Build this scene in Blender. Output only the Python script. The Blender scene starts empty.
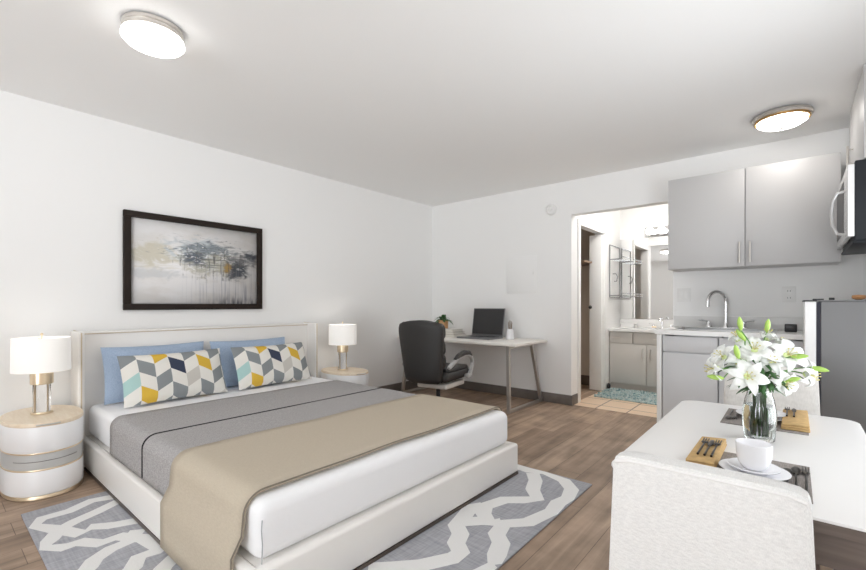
import bpy, bmesh, math, random
from mathutils import Vector, Matrix
random.seed(7)
PI = math.pi
scene = bpy.context.scene
COL = scene.collection

# ------------------------------------------------------------------ materials
def new_mat(name):
    m = bpy.data.materials.new(name); m.use_nodes = True
    nt = m.node_tree
    return m, nt, nt.nodes['Principled BSDF']

def mat(name, col, rough=.5, metal=0, emit=0, emit_col=None, spec=None, trans=0, ior=None, bump=0, bscale=200, var=0, vscale=8, coat=0, sss=0):
    m, nt, b = new_mat(name)
    b.inputs['Base Color'].default_value = (*col, 1)
    b.inputs['Roughness'].default_value = rough
    b.inputs['Metallic'].default_value = metal
    if spec is not None: b.inputs['Specular IOR Level'].default_value = spec
    if trans: b.inputs['Transmission Weight'].default_value = trans
    if ior: b.inputs['IOR'].default_value = ior
    if coat: b.inputs['Coat Weight'].default_value = coat; b.inputs['Coat Roughness'].default_value = .1
    if emit:
        b.inputs['Emission Color'].default_value = (*(emit_col or col), 1)
        b.inputs['Emission Strength'].default_value = emit
    tc = nt.nodes.new('ShaderNodeTexCoord')
    if var:
        n = nt.nodes.new('ShaderNodeTexNoise'); n.inputs['Scale'].default_value = vscale; n.inputs['Detail'].default_value = 4
        nt.links.new(tc.outputs['Object'], n.inputs['Vector'])
        r = nt.nodes.new('ShaderNodeMapRange'); r.inputs['From Min'].default_value = .3; r.inputs['From Max'].default_value = .7
        r.inputs['To Min'].default_value = 1 - var; r.inputs['To Max'].default_value = 1 + var
        nt.links.new(n.outputs['Fac'], r.inputs['Value'])
        mx = nt.nodes.new('ShaderNodeVectorMath'); mx.operation = 'SCALE'
        mx.inputs[0].default_value = col
        nt.links.new(r.outputs['Result'], mx.inputs['Scale'])
        nt.links.new(mx.outputs['Vector'], b.inputs['Base Color'])
    if bump:
        n2 = nt.nodes.new('ShaderNodeTexNoise'); n2.inputs['Scale'].default_value = bscale; n2.inputs['Detail'].default_value = 3
        nt.links.new(tc.outputs['Object'], n2.inputs['Vector'])
        bp = nt.nodes.new('ShaderNodeBump'); bp.inputs['Strength'].default_value = bump; bp.inputs['Distance'].default_value = .004
        nt.links.new(n2.outputs['Fac'], bp.inputs['Height'])
        nt.links.new(bp.outputs['Normal'], b.inputs['Normal'])
    return m

def weave_mat(name, c1, c2, sx=300, sy=300, rough=.95, bump=.3):
    """cloth: two crossed thread directions mixed with a mottle"""
    m, nt, b = new_mat(name)
    N, L = nt.nodes, nt.links
    tc = N.new('ShaderNodeTexCoord')
    out = []
    for s in ((sx, sx*.08, sx*.2), (sy*.08, sy, sy*.2)):
        mp = N.new('ShaderNodeMapping'); mp.inputs['Scale'].default_value = s
        L.new(tc.outputs['Object'], mp.inputs['Vector'])
        n = N.new('ShaderNodeTexNoise'); n.inputs['Scale'].default_value = 1; n.inputs['Detail'].default_value = 2
        L.new(mp.outputs['Vector'], n.inputs['Vector']); out.append(n)
    a = N.new('ShaderNodeMath'); a.operation = 'ADD'
    L.new(out[0].outputs['Fac'], a.inputs[0]); L.new(out[1].outputs['Fac'], a.inputs[1])
    r = N.new('ShaderNodeMapRange'); r.inputs['From Min'].default_value = .7; r.inputs['From Max'].default_value = 1.3
    L.new(a.outputs[0], r.inputs['Value'])
    mx = N.new('ShaderNodeMix'); mx.data_type = 'RGBA'
    mx.inputs['A'].default_value = (*c1, 1); mx.inputs['B'].default_value = (*c2, 1)
    L.new(r.outputs['Result'], mx.inputs['Factor'])
    L.new(mx.outputs['Result'], b.inputs['Base Color'])
    b.inputs['Roughness'].default_value = rough
    b.inputs['Specular IOR Level'].default_value = .15
    bp = N.new('ShaderNodeBump'); bp.inputs['Strength'].default_value = bump; bp.inputs['Distance'].default_value = .003
    L.new(a.outputs[0], bp.inputs['Height']); L.new(bp.outputs['Normal'], b.inputs['Normal'])
    return m

def floor_mat():
    m, nt, b = new_mat('plank_floor')
    N, L = nt.nodes, nt.links
    tc = N.new('ShaderNodeTexCoord')
    mp = N.new('ShaderNodeMapping'); mp.inputs['Rotation'].default_value = (0, 0, PI/2)
    L.new(tc.outputs['Object'], mp.inputs['Vector'])
    br = N.new('ShaderNodeTexBrick')
    br.inputs['Scale'].default_value = 1; br.inputs['Brick Width'].default_value = 1.22; br.inputs['Row Height'].default_value = .178
    br.inputs['Mortar Size'].default_value = .0016; br.inputs['Mortar Smooth'].default_value = .1; br.offset = .37; br.offset_frequency = 2
    br.inputs['Color1'].default_value = (.275, .195, .14, 1); br.inputs['Color2'].default_value = (.40, .29, .21, 1)
    br.inputs['Mortar'].default_value = (.16, .11, .08, 1)
    L.new(mp.outputs['Vector'], br.inputs['Vector'])
    mp2 = N.new('ShaderNodeMapping'); mp2.inputs['Scale'].default_value = (22, 1.6, 1)
    L.new(tc.outputs['Object'], mp2.inputs['Vector'])
    n = N.new('ShaderNodeTexNoise'); n.inputs['Scale'].default_value = 1; n.inputs['Detail'].default_value = 7; n.inputs['Distortion'].default_value = .6
    L.new(mp2.outputs['Vector'], n.inputs['Vector'])
    n3 = N.new('ShaderNodeTexNoise'); n3.inputs['Scale'].default_value = 5; n3.inputs['Detail'].default_value = 5
    L.new(tc.outputs['Object'], n3.inputs['Vector'])
    ad = N.new('ShaderNodeMath'); ad.operation = 'ADD'
    L.new(n.outputs['Fac'], ad.inputs[0]); L.new(n3.outputs['Fac'], ad.inputs[1])
    r = N.new('ShaderNodeMapRange'); r.inputs['From Min'].default_value = .7; r.inputs['From Max'].default_value = 1.3
    r.inputs['To Min'].default_value = .62; r.inputs['To Max'].default_value = 1.36
    L.new(ad.outputs[0], r.inputs['Value'])
    v = N.new('ShaderNodeVectorMath'); v.operation = 'SCALE'
    L.new(br.outputs['Color'], v.inputs[0]); L.new(r.outputs['Result'], v.inputs['Scale'])
    L.new(v.outputs['Vector'], b.inputs['Base Color'])
    b.inputs['Roughness'].default_value = .5
    b.inputs['Specular IOR Level'].default_value = .35
    bp = N.new('ShaderNodeBump'); bp.inputs['Strength'].default_value = .12; bp.inputs['Distance'].default_value = .003
    L.new(ad.outputs[0], bp.inputs['Height']); L.new(bp.outputs['Normal'], b.inputs['Normal'])
    return m

def tile_mat():
    m, nt, b = new_mat('beige_tile')
    N, L = nt.nodes, nt.links
    tc = N.new('ShaderNodeTexCoord')
    br = N.new('ShaderNodeTexBrick'); br.offset = 0
    br.inputs['Scale'].default_value = 1; br.inputs['Brick Width'].default_value = .31; br.inputs['Row Height'].default_value = .31
    br.inputs['Mortar Size'].default_value = .007
    br.inputs['Color1'].default_value = (.84, .63, .45, 1); br.inputs['Color2'].default_value = (.88, .68, .50, 1)
    br.inputs['Mortar'].default_value = (.27, .19, .13, 1)
    mp = N.new('ShaderNodeMapping'); mp.inputs['Location'].default_value = (.16, .05, 0)
    L.new(tc.outputs['Object'], mp.inputs['Vector']); L.new(mp.outputs['Vector'], br.inputs['Vector'])
    L.new(br.outputs['Color'], b.inputs['Base Color'])
    b.inputs['Roughness'].default_value = .35
    return m

def wood_mat(name, c1, c2, scale=(3, 40, 40), rough=.4):
    m, nt, b = new_mat(name)
    N, L = nt.nodes, nt.links
    tc = N.new('ShaderNodeTexCoord'); mp = N.new('ShaderNodeMapping'); mp.inputs['Scale'].default_value = scale
    L.new(tc.outputs['Object'], mp.inputs['Vector'])
    n = N.new('ShaderNodeTexNoise'); n.inputs['Scale'].default_value = 1; n.inputs['Detail'].default_value = 6; n.inputs['Distortion'].default_value = .8
    L.new(mp.outputs['Vector'], n.inputs['Vector'])
    mx = N.new('ShaderNodeMix'); mx.data_type = 'RGBA'
    mx.inputs['A'].default_value = (*c1, 1); mx.inputs['B'].default_value = (*c2, 1)
    r = N.new('ShaderNodeMapRange'); r.inputs['From Min'].default_value = .35; r.inputs['From Max'].default_value = .65
    L.new(n.outputs['Fac'], r.inputs['Value']); L.new(r.outputs['Result'], mx.inputs['Factor'])
    L.new(mx.outputs['Result'], b.inputs['Base Color']); b.inputs['Roughness'].default_value = rough
    return m

def math_node(nt, op, a, b=None):
    n = nt.nodes.new('ShaderNodeMath'); n.operation = op
    for i, v in enumerate((a, b)):
        if v is None: continue
        if isinstance(v, (int, float)): n.inputs[i].default_value = v
        else: nt.links.new(v, n.inputs[i])
    return n.outputs[0]

def chevron_mat():
    """pillow print: columns of leaning blocks, colour chosen per block"""
    m, nt, b = new_mat('block_print')
    N, L = nt.nodes, nt.links
    uv = N.new('ShaderNodeUVMap'); uv.uv_map = 'UVMap'
    sp = N.new('ShaderNodeSeparateXYZ'); L.new(uv.outputs['UV'], sp.inputs[0])
    u = math_node(nt, 'MULTIPLY', sp.outputs['X'], 7.2)
    col = math_node(nt, 'FLOOR', u); fr = math_node(nt, 'SUBTRACT', u, col)
    par = math_node(nt, 'MODULO', col, 2)
    # zig = par ? 1-fr : fr
    zig = math_node(nt, 'ABSOLUTE', math_node(nt, 'SUBTRACT', par, fr))
    vv = math_node(nt, 'MULTIPLY', math_node(nt, 'SUBTRACT', 1, sp.outputs['Y']), 3.7)
    vv = math_node(nt, 'ADD', vv, math_node(nt, 'MULTIPLY', zig, .55))
    row = math_node(nt, 'FLOOR', math_node(nt, 'ADD', vv, .0))
    chk = math_node(nt, 'MODULO', math_node(nt, 'ADD', col, row), 2)
    idn = math_node(nt, 'ADD', math_node(nt, 'MULTIPLY', row, 10), col)
    WHITE = (.80, .78, .73); GREY = (.26, .28, .29); LIGHT = (.60, .575, .53); YEL = (.72, .47, .07); NAVY = (.055, .065, .105); TEAL = (.42, .62, .60)
    cur = None
    cells = {(2, 0): YEL, (0, 2): TEAL, (1, 3): YEL, (3, 1): NAVY, (4, 2): LIGHT, (5, 1): YEL, (6, 4): LIGHT}
    base = N.new('ShaderNodeMix'); base.data_type = 'RGBA'
    base.inputs['A'].default_value = (*GREY, 1); base.inputs['B'].default_value = (*WHITE, 1)
    L.new(chk, base.inputs['Factor']); cur = base.outputs['Result']
    for (c, r), rgb in cells.items():
        cmp_ = N.new('ShaderNodeMath'); cmp_.operation = 'COMPARE'; cmp_.inputs[1].default_value = r*10 + c; cmp_.inputs[2].default_value = .2
        L.new(idn, cmp_.inputs[0])
        mx = N.new('ShaderNodeMix'); mx.data_type = 'RGBA'; mx.inputs['B'].default_value = (*rgb, 1)
        L.new(cmp_.outputs[0], mx.inputs['Factor']); L.new(cur, mx.inputs['A']); cur = mx.outputs['Result']
    L.new(cur, b.inputs['Base Color']); b.inputs['Roughness'].default_value = .9; b.inputs['Specular IOR Level'].default_value = .1
    return m

def art_mat():
    """abstract grey and blue brush masses over off-white, with drips; object space X = width, Z = height (origin at the centre)"""
    m, nt, b = new_mat('abstract_painting')
    N, L = nt.nodes, nt.links
    uv = N.new('ShaderNodeUVMap'); uv.uv_map = 'UVMap'
    sp = N.new('ShaderNodeSeparateXYZ'); L.new(uv.outputs['UV'], sp.inputs[0])
    U, V = sp.outputs['X'], sp.outputs['Y']
    def noise(scale, off=0, det=6, dist=0):
        mp = N.new('ShaderNodeMapping'); mp.inputs['Scale'].default_value = scale; mp.inputs['Location'].default_value = (off, off*.7, off)
        L.new(uv.outputs['UV'], mp.inputs['Vector'])
        n = N.new('ShaderNodeTexNoise'); n.inputs['Scale'].default_value = 1; n.inputs['Detail'].default_value = det; n.inputs['Distortion'].default_value = dist
        L.new(mp.outputs['Vector'], n.inputs['Vector']); return n.outputs['Fac']
    def ramp(v, lo, hi):
        r = N.new('ShaderNodeMapRange'); r.inputs['From Min'].default_value = lo; r.inputs['From Max'].default_value = hi; r.interpolation_type = 'SMOOTHSTEP'
        L.new(v, r.inputs['Value']); return r.outputs['Result']
    def blob(cu, cv, ru, rv):
        # soft ellipse broken up by noise
        a = math_node(nt, 'DIVIDE', math_node(nt, 'SUBTRACT', U, cu), ru); c = math_node(nt, 'DIVIDE', math_node(nt, 'SUBTRACT', V, cv), rv)
        d = math_node(nt, 'SQRT', math_node(nt, 'ADD', math_node(nt, 'MULTIPLY', a, a), math_node(nt, 'MULTIPLY', c, c)))
        d = math_node(nt, 'ADD', d, math_node(nt, 'MULTIPLY', math_node(nt, 'SUBTRACT', noise((7, 9, 1), cu*9 + cv, 8, 1.5), .5), 2.4))
        r = N.new('ShaderNodeMapRange'); r.inputs['From Min'].default_value = .35; r.inputs['From Max'].default_value = 1.05; r.interpolation_type = 'SMOOTHSTEP'
        r.inputs['To Min'].default_value = 1; r.inputs['To Max'].default_value = 0
        L.new(d, r.inputs['Value']); return r.outputs['Result']
    def over(cur, rgb, fac, k=1):
        mx = N.new('ShaderNodeMix'); mx.data_type = 'RGBA'; mx.inputs['B'].default_value = (*rgb, 1)
        L.new(cur, mx.inputs['A']); L.new(math_node(nt, 'MULTIPLY', fac, k), mx.inputs['Factor']); return mx.outputs['Result']
    base = N.new('ShaderNodeMix'); base.data_type = 'RGBA'; base.inputs['A'].default_value = (.84, .83, .83, 1); base.inputs['B'].default_value = (.76, .74, .72, 1)
    L.new(ramp(noise((4, 6, 1), 3), .4, .65), base.inputs['Factor']); cur = base.outputs['Result']
    cur = over(cur, (.56, .52, .40), blob(.17, .58, 0.297, 0.174), .75)
    cur = over(cur, (.55, .60, .63), blob(.48, .66, 0.270, 0.217), .9)
    cur = over(cur, (.50, .53, .56), blob(.15, .36, 0.297, 0.087), .45)
    cur = over(cur, (.42, .40, .30), blob(.58, .52, 0.297, 0.189), .75)
    cur = over(cur, (.09, .11, .14), blob(.47, .60, 0.108, 0.145), .95)
    cur = over(cur, (.20, .24, .27), blob(.60, .70, 0.243, 0.087), .8)
    cur = over(cur, (.05, .06, .08), blob(.82, .48, 0.135, 0.174), .95)
    cur = over(cur, (.06, .07, .09), blob(.93, .66, 0.095, 0.072), .95)
    cur = over(cur, (.10, .11, .13), blob(.84, .58, 0.162, 0.072), .7)
    cur = over(cur, (.14, .16, .19), math_node(nt, 'MULTIPLY', ramp(noise((9, 26, 1), 11, 8, 2.5), .54, .62), blob(.55, .66, .40, .20)), .85)
    cur = over(cur, (.86, .86, .87), math_node(nt, 'MULTIPLY', ramp(noise((12, 18, 1), 17, 8, 2), .55, .63), blob(.55, .60, .50, .24)), .8)
    cur = over(cur, (.45, .28, .08), blob(.735, .47, 0.041, 0.087), .9)
    # fine dark hatch in the middle
    hat = math_node(nt, 'MULTIPLY', ramp(noise((60, 3, 1), 1, 3), .54, .60), blob(.62, .52, 0.324, 0.232))
    cur = over(cur, (.12, .12, .12), hat, .85)
    hat2 = math_node(nt, 'MULTIPLY', ramp(noise((3, 45, 1), 5, 3), .55, .61), blob(.65, .58, 0.351, 0.232))
    cur = over(cur, (.12, .12, .12), hat2, .7)
    # drips below the masses
    dr = math_node(nt, 'MULTIPLY', ramp(noise((70, 1.2, 1), 8, 2), .50, .64), math_node(nt, 'MULTIPLY', ramp(U, .25, .8), math_node(nt, 'SUBTRACT', 1, ramp(V, .3, .6))))
    cur = over(cur, (.30, .31, .37), dr, .55)
    foot = math_node(nt, 'MULTIPLY', ramp(noise((40, 4, 1), 2, 4), .45, .65), math_node(nt, 'MULTIPLY', math_node(nt, 'SUBTRACT', 1, ramp(V, 0, .14)), ramp(U, .45, .8)))
    cur = over(cur, (.12, .12, .16), foot, .85)
    L.new(cur, b.inputs['Base Color']); b.inputs['Roughness'].default_value = .6
    return m

def speckle_mat(name, cols, scale=30, rough=.95):
    m, nt, b = new_mat(name)
    N, L = nt.nodes, nt.links
    tc = N.new('ShaderNodeTexCoord'); n = N.new('ShaderNodeTexNoise'); n.inputs['Scale'].default_value = scale; n.inputs['Detail'].default_value = 5; n.inputs['Distortion'].default_value = 1
    L.new(tc.outputs['Object'], n.inputs['Vector'])
    cr = N.new('ShaderNodeValToRGB'); e = cr.color_ramp.elements
    e[0].position = .32; e[0].color = (*cols[0], 1); e[1].position = .68; e[1].color = (*cols[-1], 1)
    for i, c in enumerate(cols[1:-1]):
        k = e.new(.32 + .36*(i + 1)/(len(cols) - 1)); k.color = (*c, 1)
    L.new(n.outputs['Fac'], cr.inputs['Fac']); L.new(cr.outputs['Color'], b.inputs['Base Color']); b.inputs['Roughness'].default_value = rough
    return m

M = {}
M['wall'] = mat('white_wall_paint', (.87, .87, .865), .9, bump=.08, bscale=120)
M['ceil'] = mat('white_ceiling_paint', (.90, .90, .895), .95, bump=.08, bscale=120)
M['trimw'] = mat('white_gloss_paint', (.82, .82, .81), .45)
M['closet'] = mat('closet_paint', (.62, .55, .48), .9)
M['floor'] = floor_mat(); M['tile'] = tile_mat()
M['base'] = mat('grey_brown_baseboard', (.155, .135, .122), .5, var=.12, vscale=12)
M['leather'] = mat('cream_leather', (.86, .84, .81), .34, bump=.05, bscale=150)
M['piping'] = mat('dull_gold_piping', (.62, .52, .38), .35, metal=.6)
M['bronze'] = mat('dark_bronze', (.16, .13, .11), .35, metal=.7)
M['sheet'] = mat('white_sheet', (.90, .905, .92), .85, bump=.1, bscale=40)
M['seam'] = mat('sheet_seam', (.42, .43, .45), .9)
M['grey_blanket'] = weave_mat('grey_blanket', (.29, .28, .28), (.53, .515, .51), 800, 800)
M['stripe'] = mat('black_stripe', (.012, .012, .015), .9)
M['throw'] = weave_mat('beige_throw', (.50, .435, .345), (.57, .505, .405), 800, 800)
M['throw_edge'] = mat('throw_edge', (.22, .19, .15), .9)
M['blue'] = weave_mat('blue_linen', (.32, .41, .56), (.43, .53, .67), 600, 600)
M['chevron'] = chevron_mat()
M['drum'] = mat('white_lacquer', (.89, .89, .90), .3)
M['band'] = mat('grey_band', (.55, .55, .54), .4)
M['slit'] = mat('drawer_slit', (.22, .21, .2), .5)
M['gold'] = mat('satin_gold', (.85, .70, .50), .30, metal=.75)
M['pale_wood'] = wood_mat('pale_wood', (.80, .66, .49), (.87, .75, .59), (6, 40, 40), .35)
M['shade'] = mat('lamp_shade', (.88, .87, .85), .9, emit=.18, emit_col=(1, .95, .88))
M['crystal'] = mat('clear_acrylic', (.97, .97, .98), .04, trans=1, ior=1.3)
M['rug'] = weave_mat('grey_rug', (.33, .335, .365), (.46, .465, .495), 90, 90, bump=.5)
M['rugw'] = mat('white_pile', (.80, .80, .79), .95, bump=.4, bscale=150)
M['frame'] = mat('dark_brown_frame', (.022, .015, .012), .6, spec=.2)
M['art'] = art_mat()
M['desk'] = mat('ivory_laminate', (.84, .815, .77), .4)
M['steel'] = mat('brushed_steel', (.55, .52, .49), .35, metal=.8)
M['chrome'] = mat('chrome', (.82, .82, .83), .12, metal=1)
M['rack'] = mat('grey_chrome', (.36, .36, .37), .25, metal=.9)
M['nickel'] = mat('brushed_nickel', (.66, .63, .59), .33, metal=.9)
M['bleather'] = mat('black_leather', (.024, .022, .021), .5, bump=.25, bscale=260)
M['silver'] = mat('silver_plastic', (.50, .50, .50), .38, metal=.3)
M['beige_plastic'] = mat('beige_plastic', (.66, .62, .57), .5)
M['black'] = mat('black_plastic', (.02, .02, .022), .45)
M['laptop'] = mat('laptop_grey', (.25, .25, .26), .35, metal=.6)
M['screen'] = mat('dark_screen', (.028, .027, .028), .35)
M['keys'] = mat('laptop_keys', (.05, .05, .055), .6)
M['copper'] = wood_mat('copper_pot', (.50, .25, .10), (.68, .40, .19), (60, 60, 4), .35)
M['leaf'] = mat('dark_leaf', (.045, .13, .035), .5, var=.3, vscale=30)
M['lleaf'] = mat('lime_bud', (.36, .55, .11), .5)
M['stem'] = mat('green_stem', (.10, .25, .05), .5)
M['petal'] = mat('lily_petal', (.76, .775, .75), .6)
M['throat'] = mat('lily_throat', (.62, .72, .34), .6)
M['anther'] = mat('lily_anther', (.55, .50, .22), .7)
M['soil'] = mat('soil', (.03, .02, .015), .95)
M['book1'] = mat('book_cover_cream', (.66, .62, .57), .6)
M['book2'] = mat('book_cover_taupe', (.45, .41, .37), .6)
M['book3'] = mat('book_cover_white', (.76, .74, .71), .6)
M['page'] = mat('book_pages', (.80, .78, .72), .8)
M['white_ceramic'] = mat('white_ceramic', (.87, .87, .89), .22)
M['stick'] = mat('brown_stick', (.24, .17, .12), .7)
M['glow'] = mat('lit_glass', (.95, .95, .93), .4, emit=5.5, emit_col=(1, .98, .95))
M['glow2'] = mat('lit_glass_warm', (.95, .93, .90), .4, emit=12, emit_col=(1, .96, .91))
M['glow3'] = mat('lit_glass_added', (.95, .94, .92), .4, emit=60, emit_col=(1, .96, .92))  # glass of the added alcove lamp, bright enough to fill the bathroom
M['bulb'] = mat('lit_bulb', (.95, .95, .93), .4, emit=6, emit_col=(1, .97, .93))
M['amber'] = mat('amber_rim', (.55, .33, .12), .3, metal=.6)
M['cab'] = mat('grey_cabinet', (.52, .515, .515), .45)
M['cabl'] = mat('pale_grey_cabinet', (.64, .645, .66), .45)
M['vanity'] = mat('warm_grey_cabinet', (.56, .54, .51), .45)
M['counter'] = mat('white_quartz', (.84, .84, .83), .25)
M['splash'] = mat('pale_splash', (.74, .74, .73), .35)
M['stainless'] = mat('stainless_steel', (.60, .60, .60), .28, metal=.9)
M['fridge_side'] = mat('grey_fridge_side', (.215, .215, .22), .42, metal=.25)
M['fridge_door'] = mat('white_door_edge', (.93, .93, .93), .3)
M['gasket'] = mat('dark_gasket', (.02, .02, .035), .6)
M['mw_dark'] = mat('dark_casing', (.022, .025, .03), .5, spec=.25)
M['mw_silver'] = mat('silver_front', (.72, .72, .72), .22, metal=.7)
M['mirror'] = mat('mirror_glass', (.93, .94, .94), .015, metal=1)
M['plate'] = mat('white_plastic_plate', (.80, .80, .79), .4)
M['bathrug'] = speckle_mat('teal_shag', [(.13, .26, .28), (.30, .44, .46), (.62, .66, .64), (.20, .37, .40)], 22)
M['tabletop'] = mat('white_table_top', (.82, .81, .80), .36)
M['wenge'] = wood_mat('wenge', (.115, .088, .075), (.15, .117, .10), (4, 60, 60), .35)
M['linen'] = weave_mat('ivory_linen', (.70, .695, .685), (.84, .835, .82), 1100, 1100, bump=.3)
M['linen_pipe'] = mat('ivory_piping', (.80, .79, .78), .85)
M['linen_far'] = weave_mat('beige_linen', (.58, .56, .53), (.68, .66, .63), 300, 300, bump=.2)
M['mat_grey'] = weave_mat('taupe_placemat', (.22, .195, .18), (.34, .31, .29), 500, 500)
M['napkin'] = mat('tan_napkin', (.54, .36, .16), .8, var=.12, vscale=60)
M['cutlery'] = mat('dark_cutlery', (.07, .06, .055), .3, metal=.8)
def glass_mat(name, tint=(1, 1, 1), rough=0.0):
    m = mat(name, tint, rough, trans=1, ior=1.45); return m
M['glass'] = glass_mat('clear_glass', (.97, .99, .98))
M['water'] = mat('vase_water', (.80, .84, .83), 0, trans=1, ior=1.33)
M['brown_ball'] = mat('brown_ceramic', (.42, .21, .09), .5)

# ------------------------------------------------------------------ geometry helpers
class MB:
    """collects shapes that become ONE mesh object"""
    def __init__(s): s.bm = bmesh.new(); s.mi = 0
    def _merge(s, b):
        for f in b.faces: f.material_index = s.mi
        me = bpy.data.meshes.new('tmp'); b.to_mesh(me); b.free()
        s.bm.from_mesh(me); bpy.data.meshes.remove(me)
    def slot(s, i): s.mi = i; return s
    def box(s, x0, x1, y0, y1, z0, z1, bev=0, seg=2, rot=None, taper=None):
        b = bmesh.new(); bmesh.ops.create_cube(b, size=1)
        for v in b.verts:
            v.co = Vector(((x0+x1)/2 + v.co.x*(x1-x0), (y0+y1)/2 + v.co.y*(y1-y0), (z0+z1)/2 + v.co.z*(z1-z0)))
        if bev: bmesh.ops.bevel(b, geom=list(b.edges), offset=bev, segments=seg, profile=.5, affect='EDGES', clamp_overlap=True)
        if rot:
            c = Vector(((x0+x1)/2, (y0+y1)/2, (z0+z1)/2))
            bmesh.ops.rotate(b, verts=b.verts, cent=rot[2] if len(rot) > 2 else c, matrix=Matrix.Rotation(rot[0], 3, rot[1]))
        s._merge(b); return s
    def tube(s, pts, r, n=8, closed=False, caps=True):
        pts = [Vector(p) for p in pts]; b = bmesh.new(); rings = []
        R = r if isinstance(r, (list, tuple)) else [r]*len(pts)
        prev = None
        for i, p in enumerate(pts):
            a = pts[(i-1) % len(pts)] if (closed or i > 0) else p
            c = pts[(i+1) % len(pts)] if (closed or i < len(pts)-1) else p
            t = (c - a).normalized()
            if prev is None:
                up = Vector((0, 0, 1)) if abs(t.z) < .9 else Vector((1, 0, 0))
                nx = t.cross(up).normalized()
            else:
                nx = (prev - t*prev.dot(t)).normalized()
            prev = nx; ny = t.cross(nx)
            rings.append([b.verts.new(p + (nx*math.cos(2*PI*k/n) + ny*math.sin(2*PI*k/n))*R[i]) for k in range(n)])
        m = len(rings)
        for i in range(m if closed else m-1):
            A, B = rings[i], rings[(i+1) % m]
            for k in range(n): b.faces.new((A[k], A[(k+1) % n], B[(k+1) % n], B[k]))
        if caps and not closed:
            b.faces.new(rings[0][::-1]); b.faces.new(rings[-1])
        bmesh.ops.recalc_face_normals(b, faces=b.faces); s._merge(b); return s
    def lathe(s, prof, cx=0, cy=0, n=32, ax=1, ay=1, power=2, cap=True):
        """prof: [(radius, z)...] around (cx,cy); ax/ay stretch it; power>2 squares it"""
        b = bmesh.new(); rings = []
        for r, z in prof:
            if r < 1e-6: rings.append([b.verts.new((cx, cy, z))]); continue
            row = []
            for k in range(n):
                c, d = math.cos(2*PI*k/n), math.sin(2*PI*k/n)
                q = (abs(c)**power + abs(d)**power)**(-1/power)
                row.append(b.verts.new((cx + r*ax*c*q, cy + r*ay*d*q, z)))
            rings.append(row)
        for A, B in zip(rings, rings[1:]):
            if len(A) == 1 and len(B) == 1: continue
            for k in range(n):
                a = A[k % len(A)]; a2 = A[(k+1) % len(A)]; c = B[k % len(B)]; c2 = B[(k+1) % len(B)]
                vs = [v for i, v in enumerate((a, a2, c2, c)) if v not in (a, a2, c2, c)[:i]]
                if len(vs) > 2: b.faces.new(vs)
        if cap:
            for rg, flip in ((rings[0], 1), (rings[-1], 0)):
                if len(rg) > 2: b.faces.new(rg[::-1] if flip else rg)
        bmesh.ops.recalc_face_normals(b, faces=b.faces); s._merge(b); return s
    def prism(s, poly, axis, a, c, bev=0):
        """polygon (2D) extruded along axis 'x','y','z' from a to c"""
        b = bmesh.new()
        def P(p, h): return {'x': (h, p[0], p[1]), 'y': (p[0], h, p[1]), 'z': (p[0], p[1], h)}[axis]
        A = [b.verts.new(P(p, a)) for p in poly]; B = [b.verts.new(P(p, c)) for p in poly]
        n = len(poly); b.faces.new(A); b.faces.new(B[::-1])
        for i in range(n): b.faces.new((A[i], A[(i+1) % n], B[(i+1) % n], B[i]))
        bmesh.ops.recalc_face_normals(b, faces=b.faces)
        if bev: bmesh.ops.bevel(b, geom=list(b.edges), offset=bev, segments=2, profile=.5, affect='EDGES', clamp_overlap=True)
        s._merge(b); return s
    def grid(s, fn, nu, nv, uv=False, wrap_u=False):
        b = bmesh.new(); lay = b.loops.layers.uv.new('UVMap') if uv else None
        V = [[b.verts.new(fn(i/nu, j/nv)) for j in range(nv+1)] for i in range(nu + (0 if wrap_u else 1))]
        for i in range(nu):
            i2 = (i+1) % len(V)
            for j in range(nv):
                f = b.faces.new((V[i][j], V[i2][j], V[i2][j+1], V[i][j+1]))
                if uv:
                    for lp, (a, c) in zip(f.loops, ((i, j), (i+1, j), (i+1, j+1), (i, j+1))): lp[lay].uv = (a/nu, c/nv)
        s._merge(b); return s
    def ball(s, c, r, n=16, sc=(1, 1, 1)):
        b = bmesh.new(); bmesh.ops.create_uvsphere(b, u_segments=n, v_segments=max(6, n//2), radius=1)
        for v in b.verts: v.co = Vector((c[0] + v.co.x*r*sc[0], c[1] + v.co.y*r*sc[1], c[2] + v.co.z*r*sc[2]))
        s._merge(b); return s
    def weld(s, d=1e-5): bmesh.ops.remove_doubles(s.bm, verts=s.bm.verts, dist=d); return s

def world_off(o):
    v = Vector((0, 0, 0))
    while o is not None: v += o.location; o = o.parent
    return v

def obj(name, mb, m, parent=None, sharp=35, solid=0, sub=0):
    """links the collected shapes as one mesh object; the shapes are given in room coordinates"""
    me = bpy.data.meshes.new(name)
    bm = mb.bm
    if parent is not None: off = world_off(parent)
    else:
        lo = [min(v.co[i] for v in bm.verts) for i in range(3)]; hi = [max(v.co[i] for v in bm.verts) for i in range(3)]
        off = Vector(((lo[0]+hi[0])/2, (lo[1]+hi[1])/2, lo[2]))
    for v in bm.verts: v.co -= off
    bm.to_mesh(me); bm.free()
    for f in me.polygons: f.use_smooth = True
    me.set_sharp_from_angle(angle=math.radians(sharp))
    for mm in (m if isinstance(m, (list, tuple)) else [m]): me.materials.append(mm)
    o = bpy.data.objects.new(name, me); COL.objects.link(o)
    if parent is not None: o.parent = parent
    else: o.location = off
    if solid:
        md = o.modifiers.new('thickness', 'SOLIDIFY'); md.thickness = solid; md.offset = -1
    if sub:
        md = o.modifiers.new('smooth', 'SUBSURF'); md.levels = sub; md.render_levels = sub
    return o

def tag(o, label, cat, group=None):
    o['label'] = label; o['category'] = cat
    if group: o['group'] = group
    return o

def thing(name, label, cat, loc, group=None):
    o = bpy.data.objects.new(name, None); COL.objects.link(o); o.location = loc
    o.empty_display_size = .1
    return tag(o, label, cat, group)

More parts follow.
